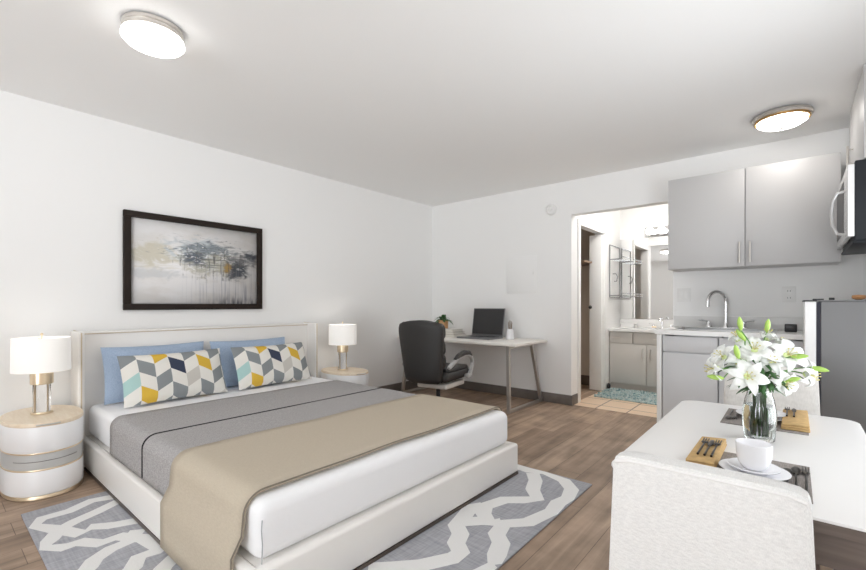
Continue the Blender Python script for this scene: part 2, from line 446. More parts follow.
def struct(name, mb, m):
    o = obj(name, mb, m); o['kind'] = 'structure'; return o

def dup(root, loc, label, rotz=None, name=None):
    r = root.copy(); COL.objects.link(r); r.location = loc; r['label'] = label
    if rotz is not None: r.rotation_euler.z = rotz
    for ch in list(root.children):
        c = ch.copy(); COL.objects.link(c); c.parent = r
        for g in list(ch.children):
            d = g.copy(); COL.objects.link(d); d.parent = c
    return r

def arc(cx, cz, r, a0, a1, n):
    return [(cx + r*math.cos(a0 + (a1-a0)*i/n), cz + r*math.sin(a0 + (a1-a0)*i/n)) for i in range(n+1)]

# ------------------------------------------------------------------ room shell
H = 2.44; XR = 4.47; YF = -7.0; AL = 1.97; AB = 1.71; OR_ = 2.95; HD = 2.07
struct('floor', MB().box(0, XR, YF, .04, -.05, 0), M['floor'])
struct('floor_bathroom', MB().box(AL - .02, 3.42, .04, AB, -.05, 0.001), M['tile'])
struct('floor_closet', MB().box(1.0, AL - .02, .12, 1.3, -.05, 0.0), M['floor'])
struct('ceiling', MB().box(-.1, XR + .1, YF - .1, .12, H, H + .08), M['ceil'])
struct('ceiling_bathroom', MB().box(1.0, 3.5, .12, AB + .1, H, H + .08), M['ceil'])
struct('wall_left', MB().box(-.1, 0, YF, .12, -.05, H), M['wall'])
struct('wall_back', MB().box(0, AL, 0, .12, -.05, H).box(AL, OR_, 0, .12, HD, H).box(OR_, XR + .1, 0, .12, -.05, H), M['wall'])
WY0, WY1, WZ0, WZ1 = -3.3, -1.9, .45, 1.75  # unseen side window, added and sized to light the bed foot
struct('wall_right', MB().box(XR, XR + .1, YF, WY0, -.05, H).box(XR, XR + .1, WY1, 0, -.05, H).box(XR, XR + .1, WY0, WY1, -.05, WZ0).box(XR, XR + .1, WY0, WY1, WZ1, H), M['wall'])
w = MB()
for y in (WY0, (WY0 + WY1)/2 - .02, WY1 - .04): w.box(XR + .03, XR + .08, y, y + .04, WZ0, WZ1)
w.box(XR + .03, XR + .08, WY0, WY1, WZ0, WZ0 + .04).box(XR + .03, XR + .08, WY0, WY1, WZ1 - .04, WZ1)
struct('added_window_2', w, M['trimw'])
# wall behind the camera, unseen; its wide patio opening is added and sized for daylight
WX0 = 1.9
struct('wall_front', MB().box(-.1, WX0, YF - .1, YF, -.05, H).box(4.2, XR + .1, YF - .1, YF, -.05, H).box(WX0, 4.2, YF - .1, YF, 2.36, H), M['wall'])
w = MB()
for x in (WX0, WX0 + (4.15 - WX0)/2, 4.15): w.box(x, x + .05, YF - .08, YF - .03, 0, 2.36)
w.box(WX0, 4.2, YF - .08, YF - .03, 2.31, 2.36).box(WX0, 4.2, YF - .08, YF - .03, -.02, .03)
struct('added_window_1', w, M['trimw'])
# alcove
struct('wall_alcove_left', MB().box(AL - .1, AL, .12, .23, 0, H).box(AL - .1, AL, 1.02, AB, 0, H).box(AL - .1, AL, .23, 1.02, 2.0, H), M['wall'])
struct('wall_alcove_back', MB().box(AL - .1, 3.5, AB, AB + .1, -.05, H), M['wall'])
struct('wall_alcove_right', MB().box(3.42, 3.52, .12, AB, -.05, H), M['wall'])
struct('wall_closet', MB().box(.95, 1.0, .12, 1.35, -.05, H).box(1.0, AL - .1, 1.3, 1.35, -.05, H), M['closet'])
struct('baseboard_closet', MB().box(1.0, 1.02, .12, 1.3, 0, .13).box(1.02, AL - .1, 1.28, 1.3, 0, .13), M['bronze'])
struct('baseboard_left', MB().box(0, .014, YF, -.014, 0, .108, .003), M['base'])
struct('baseboard_back', MB().box(0, AL + .014, -.014, 0, 0, .108, .003).box(AL, AL + .014, 0, .15, 0, .108, .003), M['base'])
# casing around the closet doorway
struct('trim_1', MB().box(AL, AL + .016, .165, .235, 0, 1.984, .004).box(AL, AL + .016, 1.015, 1.085, 0, 1.984, .004).box(AL, AL + .016, .165, 1.085, 1.985, 2.055, .004)
       .box(AL - .1, AL, .23, .245, 0, 2.0).box(AL - .1, AL, 1.005, 1.02, 0, 2.0), M['trimw'])
# folding closet door
d = struct('door_1', MB().box(1.81, 1.965, .985, 1.004, .012, 1.97, .003).box(1.815, 1.965, .96, .980, .012, 1.97, .003), M['trimw'])
obj('door_knob', MB().ball((1.835, .935, 1.06), .022, 14).tube([(1.835, .962, 1.06), (1.835, .94, 1.06)], .009), M['black'], d)
# closet fittings
t = thing('closet_rod', 'brown closet rod with shelf brackets inside the dark closet doorway', 'closet rod', (1.45, .6, 1.5))
obj('rod', MB().tube([(1.01, .62, 1.55), (AL - .13, .62, 1.55)], .016, 10), M['stick'], t)
obj('shelf', MB().box(1.01, AL - .12, .70, 1.27, 1.62, 1.64), M['stick'], t)

# ------------------------------------------------------------------ ceiling lights
t = thing('ceiling_light', 'round flush ceiling light with nickel band above the bed', 'ceiling light', (1.43, -3.81, H))
obj('metal_band', MB().lathe([(.118, H - .001), (.128, H - .006), (.128, H - .022), (.124, H - .026), (.130, H - .030), (.130, H - .048), (.12, H - .052)], 1.43, -3.81, 48), M['nickel'], t)
obj('glass_dome', MB().lathe([(.1285, H - .0525), (.131, H - .054), (.133, H - .066), (.12, H - .080), (.085, H - .092), (.04, H - .098), (0, H - .1)], 1.43, -3.81, 48), M['glow'], t)
t = thing('ceiling_light', 'round ceiling light with nickel and amber rim over the kitchen', 'ceiling light', (3.754, -.62, H))
obj('metal_rim', MB().lathe([(.150, H - .001), (.168, H - .008), (.172, H - .028), (.166, H - .036), (.150, H - .038)], 3.754, -.62, 48), M['nickel'], t)
obj('inner_rim', MB().lathe([(.158, H - .036), (.160, H - .046), (.150, H - .050), (.140, H - .046)], 3.754, -.62, 48), M['amber'], t)
obj('glass_dome', MB().lathe([(.138, H - .040), (.142, H - .058), (.115, H - .076), (.07, H - .088), (.03, H - .092), (0, H - .093)], 3.754, -.62, 48), M['glow2'], t)
obj('finial', MB().lathe([(.012, H - .090), (.014, H - .097), (.006, H - .105), (0, H - .107)], 3.754, -.62, 16), M['nickel'], t)

t = thing('ceiling_light', 'round flush ceiling light added unseen inside the bathroom alcove, before the mirror', 'ceiling light', (2.62, .68, H))  # lamp added out of view above the header to brighten the alcove
obj('metal_band', MB().lathe([(.118, H - .001), (.128, H - .006), (.128, H - .048), (.12, H - .052)], 2.62, .68, 40), M['nickel'], t)
obj('glass_dome', MB().lathe([(.128, H - .049), (.136, H - .056), (.136, H - .066), (.12, H - .080), (.085, H - .092), (.04, H - .098), (0, H - .1)], 2.62, .68, 40), M['glow3'], t)

# ------------------------------------------------------------------ wall items
def picture():
    y0, y1, z0, z1 = 0, 0, 0, 0
    Y0, Y1, Z0, Z1 = -3.573, -2.491, 1.052, 1.798
    t = thing('framed_picture', 'framed abstract grey and blue painting hanging above the bed headboard', 'picture', (0, (Y0+Y1)/2, Z0))
    f = .048
    fr = MB().box(.002, .034, Y0, Y1, Z0, Z0+f, .004).box(.002, .034, Y0, Y1, Z1-f, Z1, .004).box(.002, .034, Y0, Y0+f, Z0+f, Z1-f, .004).box(.002, .034, Y1-f, Y1, Z0+f, Z1-f, .004)
    obj('frame', fr, M['frame'], t)
    a = MB().grid(lambda u, v: Vector((.014, Y0+f + u*(Y1-Y0-2*f), Z0+f + v*(Z1-Z0-2*f))), 1, 1, uv=True)
    obj('painting', a, M['art'], t, solid=.006)
picture()
t = thing('smoke_detector', 'small round white smoke detector high on the back wall', 'smoke detector', (1.742, 0, 2.09))
sd = MB().lathe([(.06, 0), (.064, .006), (.062, .022), (.05, .034), (.038, .036), (.034, .028), (.018, .028), (.014, .036), (0, .037)], 0, 0, 32)
for v in sd.bm.verts: v.co = Vector((1.742 + v.co.x, -v.co.z, 2.152 + v.co.y))
obj('body', sd, M['plate'], t)
t = thing('electrical_panel', 'flush white breaker panel on the back wall above the laptop', 'electrical panel', (1.36, 0, 1.22))
obj('panel_frame', MB().box(1.17, 1.56, -.006, 0, 1.225, 1.66, .002), M['wall'], t)
obj('panel_door', MB().box(1.20, 1.545, -.011, -.006, 1.27, 1.64, .002), M['wall'], t)
obj('latch', MB().box(1.515, 1.535, -.015, -.010, 1.44, 1.475, .002), M['plate'], t)
t = thing('light_switch', 'white double switch plate on kitchen wall above the sink end', 'light switch', (3.04, 0, 1.115))
obj('wall_plate', MB().box(2.985, 3.095, -.007, 0, 1.118, 1.245, .003), M['plate'], t)
for x in (3.017, 3.063): obj('rocker', MB().box(x - .015, x + .015, -.012, -.006, 1.15, 1.215, .003), M['trimw'], t)
t = thing('wall_outlet', 'white outlet plate on kitchen wall near the fridge', 'outlet', (3.789, 0, 1.11))
obj('wall_plate', MB().box(3.745, 3.833, -.007, 0, 1.112, 1.240, .003), M['plate'], t)
for z in (1.147, 1.203):
    s_ = obj('socket', MB().box(3.772, 3.806, -.011, -.006, z - .018, z + .018, .004), M['trimw'], t)
    obj('slot', MB().box(3.780, 3.783, -.0125, -.0105, z - .006, z + .008).box(3.795, 3.798, -.0125, -.0105, z - .006, z + .008), M['black'], s_)

# ------------------------------------------------------------------ bed
HB = .913
t = thing('bed', 'low cream leather platform bed with winged headboard against the wall', 'bed', (1.2, -2.96, 0))
hb = obj('headboard', MB().box(.03, .115, -3.842, -2.062, .02, HB - .004, .012, 3), M['leather'], t)
for y in (-3.86, -2.045):
    wg = obj('headboard_wing', MB().box(.02, .245, y - .018, y + .018, .0, HB, .010, 3), M['leather'], t)
    obj('piping', MB().tube([(.247, y, .02), (.247, y, HB - .006), (.03, y, HB + .001)], .004), M['piping'], wg)
obj('top_piping', MB().tube([(.117, -3.84, HB - .020), (.117, -2.065, HB - .020)], .003), M['piping'], t)
for y0, y1 in ((-3.848, -3.808), (-2.118, -2.078)):
    obj('side_rail', MB().box(.115, 2.46, y0, y1, .0265, .206, .012, 3), M['leather'], t)
obj('foot_rail', MB().box(2.42, 2.468, -3.846, -2.080, .0265, .207, .014, 3), M['leather'], t)
obj('plinth', MB().box(.12, 2.466, -3.847, -2.079, .0105, .026), M['bronze'], t)
obj('slat_base', MB().box(.12, 2.42, -3.806, -2.12, .10, .20), M['leather'], t)
# mattress
MX0, MX1, MY0, MY1, MZ = .125, 2.425, -3.805, -2.112, .412
mt = MB().box(MX0, MX1, MY0, MY1, .203, MZ, .045, 6)
mt = obj('mattress', mt, M['sheet']); tag(mt, 'thick mattress in white fitted sheet lying on the cream bed', 'mattress')
obj('corner_tuck', MB().tube([(MX1 - .0005, MY0 + .014, .205), (MX1 + .0005, MY0 + .016, .27), (MX1 - .0005, MY0 + .013, .32), (MX1 - .005, MY0 + .018, .352)], .0022, 6), M['seam'], mt)

def drape(x0, x1, off, z_near, z_far, thick, wav=0, flare=0):
    """cloth laid across the mattress and down both sides; returns fn(u,v) for a grid"""
    r = .055
    zt = MZ + off; ya = MY0 - off; yb = MY1 + off; R = r + off
    P = [(ya - flare, z_near)]
    for i in range(1, 5): P.append((ya - flare*(1 - i/5), z_near + (zt - R - z_near)*i/5))
    P += [(ya + R - R*math.cos(a*PI/16), zt - R + R*math.sin(a*PI/16)) for a in range(0, 9)]
    n = 26
    P += [(ya + R + (yb - ya - 2*R)*i/n, zt) for i in range(1, n)]
    P += [(yb - R + R*math.sin(a*PI/16), zt - R + R*math.cos(a*PI/16)) for a in range(0, 9)]
    for i in range(1, 6): P.append((yb, zt - R + (z_far - zt + R)*i/5))
    return P
def cloth(P, x0, x1, nx, wob=.004, seed=0, thick=.008):
    rnd = random.Random(seed); ph = [rnd.random()*6 for _ in range(6)]
    n = len(P) - 1
    def fn(u, v):
        j = min(n, int(round(v*n))); y, z = P[j]
        x = x0 + (x1 - x0)*u
        e = wob*(math.sin(7*y + ph[0]) + .6*math.sin(13*y + ph[1]))
        x += e*(u - .5)*1.6
        z += .0016*(1 + math.sin(9*x + 3*y + ph[2])*math.sin(5*y - 4*x + ph[3]))
        return Vector((x, y, z))
    mb = MB()
    def top(u, v): return fn(u, v)
    mb.grid(top, nx, n)
    return mb
P = drape(0, 0, .010, .205, .205, .008)
bl = obj('grey_blanket', cloth(P, .70, 1.76, 14, .004, 1), M['grey_blanket'], solid=.008, sharp=60)
tag(bl, 'folded grey woven blanket with thin black stripe across the bed', 'blanket')
st = MB()
PS = drape(0, 0, .0125, .212, .212, .002)
obj('stripe', MB().grid(lambda u, v: Vector((1.276 + .013*u, PS[int(round(v*(len(PS)-1)))][0], PS[int(round(v*(len(PS)-1)))][1] + .002)), 1, len(PS)-1), M['stripe'], bl, solid=.002, sharp=60)
P = drape(0, 0, .022, .035, .10, .010, flare=.03)
P = [(min(y, -3.868) if (z < .24 and y < -3) else y, z) for y, z in P]
P = [(max(y, -2.065) if (z < .24 and y > -3) else y, z) for y, z in P]
th = obj('beige_throw', cloth(P, 1.70, 2.362, 10, .006, 4), M['throw'], solid=.010, sharp=60)
tag(th, 'beige woven throw draped over the foot of the bed to the floor', 'throw blanket')
PH = [(y, z) for y, z in P]
def hem(x):
    pts = []
    n = len(PH) - 1
    rnd = random.Random(4); ph = [rnd.random()*6 for _ in range(6)]
    for y, z in PH:
        e = .006*(math.sin(7*y + ph[0]) + .6*math.sin(13*y + ph[1]))*(.5)*1.6
        pts.append((x + e + .002, y, z + .003))
    return pts
obj('hem', MB().tube(hem(2.362), .0035, 6), M['throw_edge'], th)

# pillows
def pillow_mesh(w, h, d, flat=.75, nu=28, nv=16, pinch=.06):
    """front and back sheets sewn round the edge, corners pulled out; width X, height Z, depth Y"""
    mb = MB()
    def side(sg):
        def fn(u, v):
            a, c = u*2 - 1, v*2 - 1
            k = (max(0, 1 - abs(a)**2.6)*max(0, 1 - abs(c)**2.6))**.55
            x = a*w/2*(1 - pinch*(1 - c*c)*abs(a)**3*.6); z = c*h/2*(1 - pinch*(1 - a*a)*abs(c)**3)
            y = sg*d/2*k + .004*math.sin(9*a + 4*c)*k
            return Vector((x, y, z))
        return fn
    mb.grid(side(-1), nu, nv, uv=True)
    f2 = side(1)
    mb.grid(lambda u, v: f2(1 - u, v), nu, nv, uv=True)
    mb.weld(1e-4)
    return mb
def place_pillow(name, mb, m, x, y, z, tilt, yaw, label, cat, group, src=None):
    """faces +X, leaning back"""
    R = Matrix.Rotation(PI/2 + yaw, 4, 'Z') @ Matrix.Rotation(-tilt, 4, 'X')
    if src is None:
        for v in mb.bm.verts: pass
        me_o = obj(name, mb, m)
        off = me_o.location.copy()
        for v in me_o.data.vertices: v.co += off
        o = me_o
    else:
        o = src.copy(); COL.objects.link(o)
    o.location = (x, y, z); o.rotation_euler = R.to_euler()
    tag(o, label, cat, group)
    return o
b1 = place_pillow('blue_pillow', pillow_mesh(.67, .39, .12), M['blue'], .245, -3.415, .612, .24, .0,
    'plain blue pillow behind the patterned one beside the drawer-fronted nightstand', 'pillow', 'blue pillows against the headboard')
b1['label'] = 'plain blue pillow on the side of the bed under the picture'
b2 = place_pillow('blue_pillow', None, None, .245, -2.70, .606, .24, .0, 'plain blue pillow on the far half of the bed, past the picture', 'pillow', 'blue pillows against the headboard', b1)
p1 = place_pillow('patterned_pillow', pillow_mesh(.68, .355, .15), M['chevron'], .42, -3.355, .586, .40, .03,
    'patterned lumbar pillow of grey and yellow blocks, on the bed half under the picture', 'pillow', 'block print pillows on the bed')
p2 = place_pillow('patterned_pillow', None, None, .41, -2.595, .586, .40, .03, 'patterned lumbar pillow of grey and yellow blocks, farther from the camera by the desk side', 'pillow', 'block print pillows on the bed', p1)

# ------------------------------------------------------------------ nightstands and lamps
NX, NY, NA, NB = .32, -4.06, .28, .185
G = 'oval drum nightstands beside the bed'
t0 = thing('nightstand', 'white oval drum nightstand between the picture side and the patterned rug', 'nightstand', (NX, NY, 0), G)
t0['label'] = 'white oval nightstand seen whole, with grey middle band, beside the rug'
def drum(prof, m, name, parent=t0, **k): return obj(name, MB().lathe(prof, NX, NY, 64, NA, NB, 2.25), m, parent)
drum([(.93, 0), (.985, .003), (.985, .010), (.96, .0225)], M['gold'], 'base')
drum([(.97, .022), (1.0, .028), (1.0, .155), (.985, .162)], M['drum'], 'lower_body')
drum([(.985, .160), (.991, .163), (.991, .166), (.985, .170)], M['gold'], 'lower_trim')
mdl = drum([(.975, .169), (.975, .256)], M['band'], 'middle_drawer')
slp = []
for k in range(13):
    a = -.9 + 1.6*k/12
    c, s = math.cos(a), math.sin(a); q = (abs(c)**2.25 + abs(s)**2.25)**(-1/2.25)*.978
    slp.append((NX + NA*c*q, NY + NB*s*q, .215))
obj('drawer_slit', MB().tube(slp, .0022, 6), M['slit'], mdl)
drum([(.985, .255), (.991, .259), (.991, .262), (.985, .265)], M['gold'], 'upper_trim')
drum([(.985, .263), (1.0, .270), (1.0, .398), (.985, .408)], M['drum'], 'upper_body')
tp = drum([(.97, .406), (1.0, .410), (1.005, .420), (.99, .430)], M['pale_wood'], 'top')
gp = []
for k in range(7):
    a = -.35 + .55*k/6
    c, s = math.cos(a), math.sin(a); q = (abs(c)**2.25 + abs(s)**2.25)**(-1/2.25)*1.006
    gp.append((NX + NA*c*q, NY + NB*s*q, .420))
obj('finger_pull', MB().tube(gp, .005, 6), M['nickel'], tp)
dup(t0, (NX, -1.765, 0), 'white oval nightstand mostly hidden behind the bed, toward the desk')

G = 'drum shade table lamps on the nightstands'
l0 = thing('table_lamp', 'table lamp on the nightstand beside the rug, white drum shade', 'table lamp', (NX - .03, NY, .431), G)
LX, LY, Z0 = NX - .03, NY, .431
obj('base', MB().lathe([(.052, Z0), (.054, Z0 + .004), (.052, Z0 + .010), (0, Z0 + .011)], LX, LY, 32), M['gold'], l0)
obj('glass_column', MB().lathe([(.040, Z0 + .011), (.042, Z0 + .014), (.042, Z0 + .175), (.040, Z0 + .178)], LX, LY, 32), M['crystal'], l0)
obj('rod', MB().tube([(LX, LY, Z0 + .17), (LX, LY, Z0 + .30)], .006, 8).tube([(LX + .02, LY + .022, Z0 + .012), (LX + .02, LY + .022, Z0 + .18)], .0045, 8).tube([(LX - .01, LY - .022, Z0 + .012), (LX - .01, LY - .022, Z0 + .18)], .0045, 8), M['gold'], l0)
obj('collar', MB().lathe([(.05, Z0 + .178), (.055, Z0 + .182), (.055, Z0 + .250), (.05, Z0 + .256)], LX, LY, 24), M['gold'], l0)
sh = MB()
sh.lathe([(.138, Z0 + .258), (.140, Z0 + .258), (.137, Z0 + .460), (.1355, Z0 + .460), (.138, Z0 + .258)], LX, LY, 48, cap=False)
so = obj('lamp_shade', sh, M['shade'], l0)
obj('shade_ring', MB().tube([(LX - .136, LY, Z0 + .45), (LX + .136, LY, Z0 + .45)], .0025, 6).tube([(LX, LY - .136, Z0 + .45), (LX, LY + .136, Z0 + .45)], .0025, 6), M['gold'], so)
obj('finial', MB().tube([(LX, LY, Z0 + .30), (LX, LY, Z0 + .475)], .003, 6).ball((LX, LY, Z0 + .482), .008, 10), M['gold'], l0)
dup(l0, (LX, -1.765, .431), 'table lamp on the nightstand at the desk side of the bed')

# ------------------------------------------------------------------ rug
def ribbon(mb, pts, w, z):
    pts = [Vector((x, y, 0)) for x, y in pts]
    # smooth polyline
    for _ in range(0):
        q = [pts[0]]
        for a, c in zip(pts, pts[1:]): q += [a.lerp(c, .25), a.lerp(c, .75)]
        q.append(pts[-1]); pts = q
    L, R = [], []
    for i, p in enumerate(pts):
        a = pts[max(0, i-1)]; c = pts[min(len(pts)-1, i+1)]
        d = (c - a).normalized(); n = Vector((-d.y, d.x, 0))
        L.append(p + n*w/2); R.append(p - n*w/2)
    b = bmesh.new()
    def cl(v): return (min(max(v.x, .752), 2.883), min(max(v.y, -4.203), -1.932), z)
    A = [b.verts.new(cl(v)) for v in L]; B = [b.verts.new(cl(v)) for v in R]
    for i in range(len(A)-1):
        try: b.faces.new((A[i], B[i], B[i+1], A[i+1]))
        except ValueError: pass
    mb._merge(b)
rg = MB().box(.75, 2.885, -4.205, -1.93, .0005, .009, .003)
rg.slot(1)
W = .072
NL = [[(0.90, -3.80), (0.871, -3.849), (0.842, -3.931), (0.9, -4.036), (0.897, -4.144), (0.969, -4.19), (1.084, -4.12), (1.23, -4.053), (1.192, -4.003), (1.249, -3.938), (1.285, -3.856), (1.33, -3.77)],
      [(1.0, -3.76), (0.96, -3.832), (1.022, -3.945), (1.062, -4.043), (1.106, -4.108), (1.198, -4.157), (1.259, -4.194), (1.32, -4.128), (1.32, -4.07), (1.402, -4.016), (1.4, -3.942), (1.509, -3.873), (1.63, -3.854)],
      [(1.398, -3.864), (1.485, -3.932), (1.494, -3.996), (1.54, -4.065), (1.592, -4.095), (1.70, -4.19)], [(1.624, -3.80), (1.67, -3.877), (1.662, -3.938), (1.732, -3.977), (1.80, -4.06), (1.86, -4.19)],
      [(1.75, -3.80), (1.83, -3.90), (1.93, -3.97), (2.0, -4.07), (2.12, -4.19)], [(1.98, -3.83), (2.10, -3.93), (2.15, -4.02), (2.30, -4.12), (2.40, -4.19)]]
FL = [[(2.378, -1.968), (2.485, -1.981), (2.591, -1.938), (2.734, -1.99), (2.82, -2.085), (2.853, -2.209), (2.831, -2.299), (2.85, -2.416), (2.804, -2.594), (2.72, -2.684), (2.743, -2.791), (2.799, -2.844), (2.833, -2.937), (2.88, -3.003)],
      [(2.531, -2.007), (2.599, -2.103), (2.645, -2.232), (2.718, -2.322), (2.663, -2.393), (2.586, -2.457), (2.548, -2.581), (2.582, -2.661), (2.655, -2.719), (2.701, -2.681)],
      [(2.536, -2.592), (2.496, -2.647), (2.538, -2.799), (2.547, -2.848), (2.612, -2.9), (2.642, -2.975), (2.7, -3.019), (2.701, -3.076), (2.628, -3.206), (2.544, -3.297), (2.48, -3.36)], [(2.618, -2.731), (2.546, -2.81)],
      [(2.628, -3.206), (2.69, -3.30), (2.70, -3.42), (2.78, -3.52), (2.86, -3.62)], [(2.88, -3.003), (2.85, -3.12), (2.86, -3.25), (2.78, -3.38), (2.70, -3.42)],
      [(2.70, -3.42), (2.61, -3.52), (2.60, -3.64), (2.52, -3.75), (2.50, -3.86)], [(2.78, -3.52), (2.74, -3.65), (2.80, -3.80), (2.72, -3.95), (2.60, -4.1)]]
for i, l in enumerate(NL): ribbon(rg, l, W, .0094 + .0001*i)
for i, l in enumerate(FL): ribbon(rg, l, W*1.18, .0094 + .0001*i)
rg = obj('area_rug', rg, [M['rug'], M['rugw']])
tag(rg, 'grey area rug with white trellis lines lying under the bed', 'rug')

# ------------------------------------------------------------------ desk and its things
DZ = .70
t = thing('desk', 'ivory desk with slanted steel frame legs along the back wall', 'desk', (.86, -.38, 0))
obj('desk_top', MB().box(.06, 1.70, -.745, -.02, DZ - .028, DZ, .004), M['desk'], t)
def beam(mb, p, q, wx, wy):
    b = bmesh.new()
    A = [b.verts.new((p[0] + sx*wx, p[1] + sy*wy, p[2])) for sx, sy in ((-1, -1), (1, -1), (1, 1), (-1, 1))]
    B = [b.verts.new((q[0] + sx*wx, q[1] + sy*wy, q[2])) for sx, sy in ((-1, -1), (1, -1), (1, 1), (-1, 1))]
    b.faces.new(A[::-1]); b.faces.new(B)
    for k in range(4): b.faces.new((A[k], A[(k+1) % 4], B[(k+1) % 4], B[k]))
    bmesh.ops.recalc_face_normals(b, faces=b.faces); mb._merge(b)
for x, o_ in ((.19, -.05), (1.575, .05)):
    lg = MB()
    beam(lg, (x + o_, -.735, .0), (x, -.665, DZ - .029), .016, .016)
    beam(lg, (x + o_, -.020, .0), (x, -.165, DZ - .029), .016, .016)
    lg.box(x + o_ - .016, x + o_ + .016, -.735, -.020, .0, .030, .002).box(x - .016, x + .016, -.665, -.165, DZ - .060, DZ - .0285, .002)
    obj('leg', lg, M['steel'], t)
obj('under_beam', MB().box(.206, 1.559, -.42, -.37, DZ - .065, DZ - .0285, .003), M['steel'], t)

# laptop
t = thing('laptop', 'open grey laptop with dark blank screen on the desk', 'laptop', (1.01, -.35, DZ))
obj('keyboard_base', MB().box(.79, 1.232, -.50, -.185, DZ + .001, DZ + .020, .005), M['laptop'], t)
obj('keyboard', MB().box(.82, 1.20, -.35, -.215, DZ + .020, DZ + .0215).box(.93, 1.09, -.48, -.38, DZ + .020, DZ + .0208), M['keys'], t)
RX = (-.16, 'X', Vector((1.01, -.185, DZ + .018)))
lid = obj('lid', MB().box(.79, 1.232, -.192, -.182, DZ + .021, DZ + .352, .004, rot=RX), M['laptop'], t)
obj('screen', MB().box(.800, 1.222, -.1935, -.1915, DZ + .040, DZ + .343, rot=RX), M['screen'], lid)

# books and plant
G = 'books stacked under the plant'
bk = [(.36, .72, -.45, -.20, DZ + .001, .032, 'book1', 'cream book at the bottom of the stack under the potted plant'),
      (.38, .70, -.44, -.21, DZ + .034, .028, 'book2', 'taupe book in the middle of the stack under the potted plant'),
      (.40, .68, -.43, -.215, DZ + .063, .030, 'book3', 'white book on top of the stack, right under the potted plant')]
bk[2] = bk[2][:7] + ('white book on top of the stack, directly under the potted plant',)
for x0, x1, y0, y1, z0, hh, mm, lb in bk:
    t = thing('book', lb, 'book', ((x0+x1)/2, (y0+y1)/2, z0), G)
    obj('cover', MB().box(x0, x1, y0, y1, z0, z0 + .003).box(x0, x1, y0, y1, z0 + hh - .003, z0 + hh).box(x0, x0 + .004, y0, y1, z0, z0 + hh), M[mm], t)
    obj('pages', MB().box(x0 + .003, x1 - .006, y0 + .005, y1 - .005, z0 + .003, z0 + hh - .003), M['page'], t)
px, py, pz = .43, -.30, DZ + .094
t = thing('potted_plant', 'small green leafy plant in ribbed copper pot on the books', 'potted plant', (px, py, pz))
obj('pot', MB().lathe([(.060, pz), (.063, pz + .004), (.066, pz + .10), (.064, pz + .104), (.058, pz + .104), (.056, pz + .09)], px, py, 28, cap=True), M['copper'], t)
fo = MB(); rnd = random.Random(3)
for k in range(34):
    a = rnd.random()*2*PI; ln = .08 + .08*rnd.random(); el = .15 + 1.1*rnd.random(); wd = .018 + .010*rnd.random()
    d = Vector((math.cos(a), math.sin(a), 0)); sd_ = Vector((-d.y, d.x, 0))
    def lf(u, v, d=d, sd_=sd_, ln=ln, el=el, wd=wd):
        s = v*ln; up = math.sin(el)*s - 2.2*s*s*math.cos(el)*3
        return Vector((px, py, pz + .10)) + d*(math.cos(el)*s + .01) + Vector((0, 0, up)) + sd_*((u - .5)*2*wd*math.sin(PI*min(1, v*.95 + .05))**.8)
    fo.grid(lf, 2, 6)
obj('leaves', fo, M['leaf'], t, solid=.001)
# reed cup
px, py = 1.36, -.25
t = thing('reed_cup', 'white tapered cup holding thin brown sticks beside the laptop', 'cup', (px, py, DZ))
obj('cup', MB().lathe([(.043, DZ + .001), (.046, DZ + .004), (.036, DZ + .095), (.030, DZ + .118), (.026, DZ + .118), (.032, DZ + .09), (.04, DZ + .012), (0, DZ + .01)], px, py, 28, cap=False), M['white_ceramic'], t)
for k in range(6):
    a = k*1.05 + .3
    obj('stick', MB().tube([(px + .008*math.cos(a), py + .008*math.sin(a), DZ + .02), (px + .022*math.cos(a), py + .022*math.sin(a), DZ + .19 + .012*(k % 3))], .0028, 6), M['stick'], t)

# ------------------------------------------------------------------ office chair (faces the desk, +Y)
t = OC = thing('office_chair', 'black padded office chair with silver arms pulled up to the desk', 'office chair', (1.175, -1.33, 0))
CXc = 1.175
def back_panel(x_half, y_c, z0, z1, dep, bulges, name, lean=.10):
    """rounded upholstered slab leaning back"""
    mb = MB()
    def fn(u, v):
        a = u*2*PI; z = z0 + (z1 - z0)*v
        edge = (1 - (abs(2*v - 1))**10)**.5
        wv = x_half*(.80 + .20*min(1, v*1.25))*(.80 + .20*edge)
        c, s = math.cos(a), math.sin(a)
        q = (abs(c)**4 + abs(s)**4)**(-1/4)
        dpt = dep*edge
        fr = 1 + bulges(v) if s > 0 else 1
        y = y_c - lean*(z - z0) + s*q*dpt*fr - .035*(1 - (c*q)**2)*(1 if s < 0 else .3) + .03*0
        return Vector((CXc + c*q*wv, y, z + .055*edge*(1 - (c*q)**2)*v))
    mb.grid(fn, 40, 24, wrap_u=True)
    return mb
bk_ = obj('backrest', back_panel(.235, -1.575, .375, .935, .045, lambda v: .0, 'b'), M['bleather'], t, sharp=60)
def cush(z0, z1, d, y):
    return back_panel(.225, y, z0, z1, d, lambda v: 0, 'c')
obj('lumbar_pad', MB().box(CXc - .200, CXc + .200, -1.60, -1.47, .50, .645, .05, 5, rot=(.10, 'X')), M['bleather'], bk_)
obj('middle_pad', MB().box(CXc - .205, CXc + .205, -1.60, -1.495, .63, .775, .045, 5, rot=(.10, 'X')), M['bleather'], bk_)
obj('head_pad', MB().box(CXc - .208, CXc + .208, -1.625, -1.495, .765, .925, .055, 5, rot=(.10, 'X')), M['bleather'], bk_)
obj('seat', MB().box(CXc - .230, CXc + .230, -1.56, -1.06, .385, .475, .04, 4).box(CXc - .212, CXc + .212, -1.50, -1.07, .45, .505, .028, 4), M['bleather'], t)
